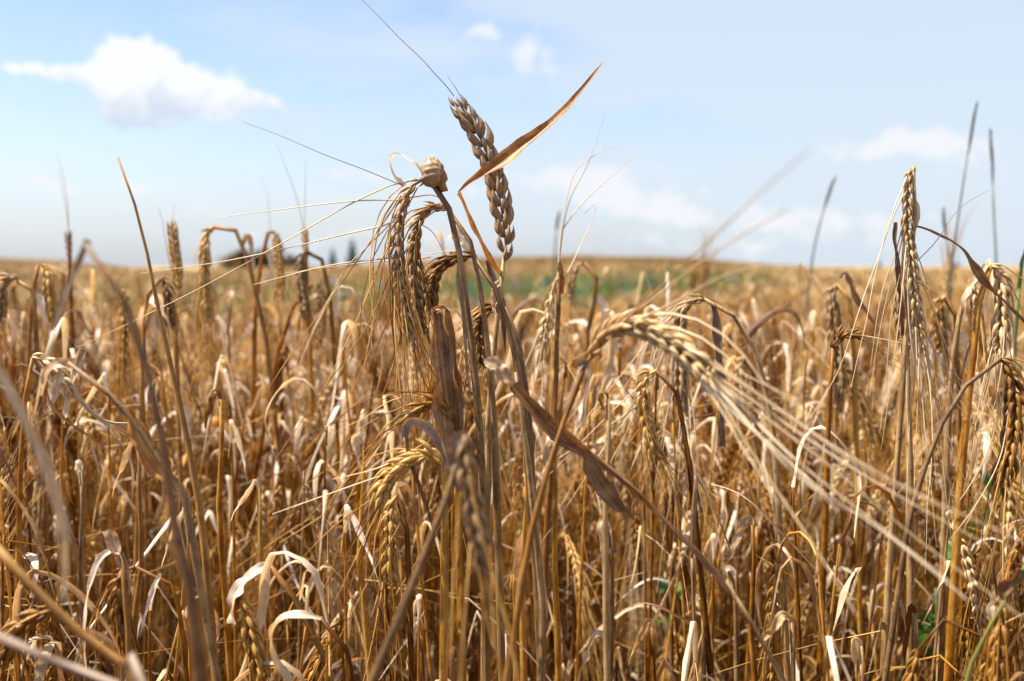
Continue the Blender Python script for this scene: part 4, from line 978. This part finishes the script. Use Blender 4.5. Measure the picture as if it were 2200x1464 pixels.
def weed_clump(seed, leafy, flowers):
    gg = random.Random(seed); mb = MB()
    for _ in range(26):
        a, r = gg.uniform(0, 6.283), .2 * math.sqrt(gg.random()); b = V((r * math.cos(a), r * math.sin(a), 0)); h = gg.uniform(.45, .86)
        ln = V((gg.gauss(0, .08), gg.gauss(0, .08), 0)); top = b + ln + V((0, 0, h)); m = M[leafy if gg.random() < .9 else 'dry_weed']
        mb.tube([b, b + ln * .4 + V((0, 0, h * .6)), top], [.003, .0025, .0015], m, 3)
        for q in range(7):
            c = b + ln * .7 + V((0, 0, h * gg.uniform(.35, 1))); o = V((gg.gauss(0, 1), gg.gauss(0, 1), gg.uniform(0, 1))).normalized()
            mb.ribbon([c, c + o * .04, c + o * .08 - V((0, 0, .02))], lambda t: .014 * (1 - .75 * t), m, None, 0, .2, 3, 0, gg)
        if flowers and gg.random() < .05:
            for q in range(8):
                a2 = q * math.pi / 4; o = V((math.cos(a2), math.sin(a2), .6)).normalized()
                mb.ribbon([top, top + o * .012, top + o * .022], lambda t: .004 + .008 * t, M['petal'], None, 0, .1, 3, 0, gg)
    return mb
BM = ['stem', 'awn', 'ear_pale', 'awn_pale', 'dry_weed']
cl1 = [far_clump(i, .17, 34, .0016, BM).build('crop_clump', False) for i in range(5)]
cl2 = [far_clump(20 + i, .6, 90, .006, BM, (.5, .84)).build('crop_clump', False) for i in range(5)]
cl3 = [far_clump(40 + i, .6, 90, .006, ['dry_weed', 'dry_weed', 'stem', 'weed'], (.45, .82), False).build('crop_clump', False) for i in range(4)]
wd = [weed_clump(i, 'weed', True).build('weed_clump', False) for i in range(4)] + [weed_clump(9 + i, 'dry_weed', False).build('weed_clump', False) for i in range(2)]
def greenness(x, y):
    """where the strip of green weeds runs through the crop"""
    px = 1100 + F * x / y
    c = np.interp(px, [-600, 0, 300, 700, 1100, 1400, 1700, 2200], [7.5, 7.6, 8.4, 9.0, 10.5, 12.5, 15, 24])
    t = (y - c) / (2.2 + .18 * y)
    k = np.interp(px, [-800, 500, 1000, 1300, 1550, 1800, 2400], [.4, .5, 1.05, 1.25, .95, .25, .1])
    return k * math.exp(-t * t)
g = random.Random(21); pf, pw, pb = [], [], []
for _ in range(2900):
    y = math.sqrt(g.uniform(6.6 ** 2, 17 ** 2)); x = g.uniform(-.55 * y - .8, .55 * y + .8)
    gr = greenness(x, y)
    q = (x, y, ground_z(x, y), g.uniform(0, 6.283), 0, 0, g.uniform(.9, 1.06))
    if g.random() < gr * 1.15: pw.append(q + (g.randrange(6) if g.random() < .3 else g.randrange(4),))
    else: pf.append(q + (g.randrange(5),))
for _ in range(5200):
    y = math.sqrt(g.uniform(16 ** 2, 72 ** 2)); x = g.uniform(-.56 * y - 1, .56 * y + 1)
    px = 1100 + F * x / y
    n_ = math.sin(x * .11 + 1.3) + math.sin(y * .21 + x * .05) + g.gauss(0, .7)
    i = 5 + g.randrange(4) if n_ > (.35 if px < 1650 else 1.8) else g.randrange(5)
    pb.append((x, y, ground_z(x, y), g.uniform(0, 6.283), 0, 0, g.uniform(.9, 1.05), i))
instancer('distant_crop', cl1, pf)
instancer('weed_strip', wd, pw)
instancer('hillside_crop', cl2 + cl3, pb)

# ------------------------------------------------------------------ trees beyond the crest
def tree(px, top, bot, d, wpx, label, blue=False, group=None):
    c = P(px, bot, d); k = d / F; h = (bot - top) * k; r = wpx * k / 2; gg = random.Random(int(px))
    zb = min(c.z, ground_z(c.x, c.y)) - .3
    root = empty('fir_tree' if blue else 'broadleaf_tree', (c.x, c.y, zb)); tag(root, label, 'tree', group)
    o = V((0, 0, 0)); hh = c.z + h - zb
    mb = MB(); tp = [o, V((.05 * r, 0, hh * .5)), V((0, .03 * r, hh * .92))]
    mb.tube(tp, [.05 * hh, .035 * hh, .008 * hh], M['bark'], 7)
    if not blue:
        for i in range(7):
            a = gg.uniform(0, 6.28); z = hh * gg.uniform(.35, .7)
            mb.tube([V((0, 0, z)), V((math.cos(a) * r * .4, math.sin(a) * r * .4, z + hh * .12)), V((math.cos(a) * r * .8, math.sin(a) * r * .8, z + hh * .2))], [.018 * hh, .012 * hh, .004 * hh], M['bark'], 5)
    mb.build('trunk', root)
    mb = MB(); m = M['crown_blue' if blue else 'crown_dark']
    cl = [(gg.uniform(0, 6.28), gg.random(), gg.random()) for _ in range(26)]
    for i in range(2400):
        if blue:
            t = gg.random() ** .8; z = hh * (.12 + .88 * t); rr = r * (1 - t) * (.75 + .35 * math.sin(t * 40)) * math.sqrt(gg.random()); a = gg.uniform(0, 6.28)
            p = V((rr * math.cos(a), rr * math.sin(a), z - rr * .25))
        else:
            a, u, v_ = cl[gg.randrange(26)]
            cc = V((math.cos(a) * r * .72 * u, math.sin(a) * r * .72 * u, hh * (.32 + .5 * v_ * (1 - .45 * u))))
            p = cc + V((gg.gauss(0, 1), gg.gauss(0, 1), gg.gauss(0, .8))) * min(r, hh) * .15
        s_ = (r if not blue else r * .8) * .11
        q = Quaternion(V((gg.gauss(0, 1), gg.gauss(0, 1), gg.gauss(0, 1))).normalized(), gg.uniform(0, 6.28))
        e1, e2 = q @ V((s_, 0, 0)), q @ V((0, s_ * .7, 0))
        mb.grid([[p - e1 - e2 * .3, p - e1 * .2 + e2], [p + e1 * .2 - e2, p + e1 + e2 * .3]], [0, 1], m, False)
    mb.build('crown', root, None, False)
TG = 'trees showing over the crest'
tree(522, 534, 582, 170, 96, 'dark leftmost tree of the clump on the crest', False, TG)
tree(572, 531, 582, 172, 100, 'dark middle tree of the clump on the crest', False, TG)
tree(622, 542, 582, 175, 80, 'dark rightmost tree of the clump on the crest', False, TG)
tree(715, 534, 578, 230, 44, 'smaller bluish conifer beside the taller one on the skyline', True, TG)
tree(757, 514, 578, 235, 56, 'taller bluish conifer standing alone on the skyline', True, TG)
tree(1888, 556, 580, 260, 26, 'small dark fir on the skyline left of the tall folded ear', True, TG)
tree(2052, 562, 580, 260, 40, 'low dark bush on the skyline right of the tall folded ear', False, TG)
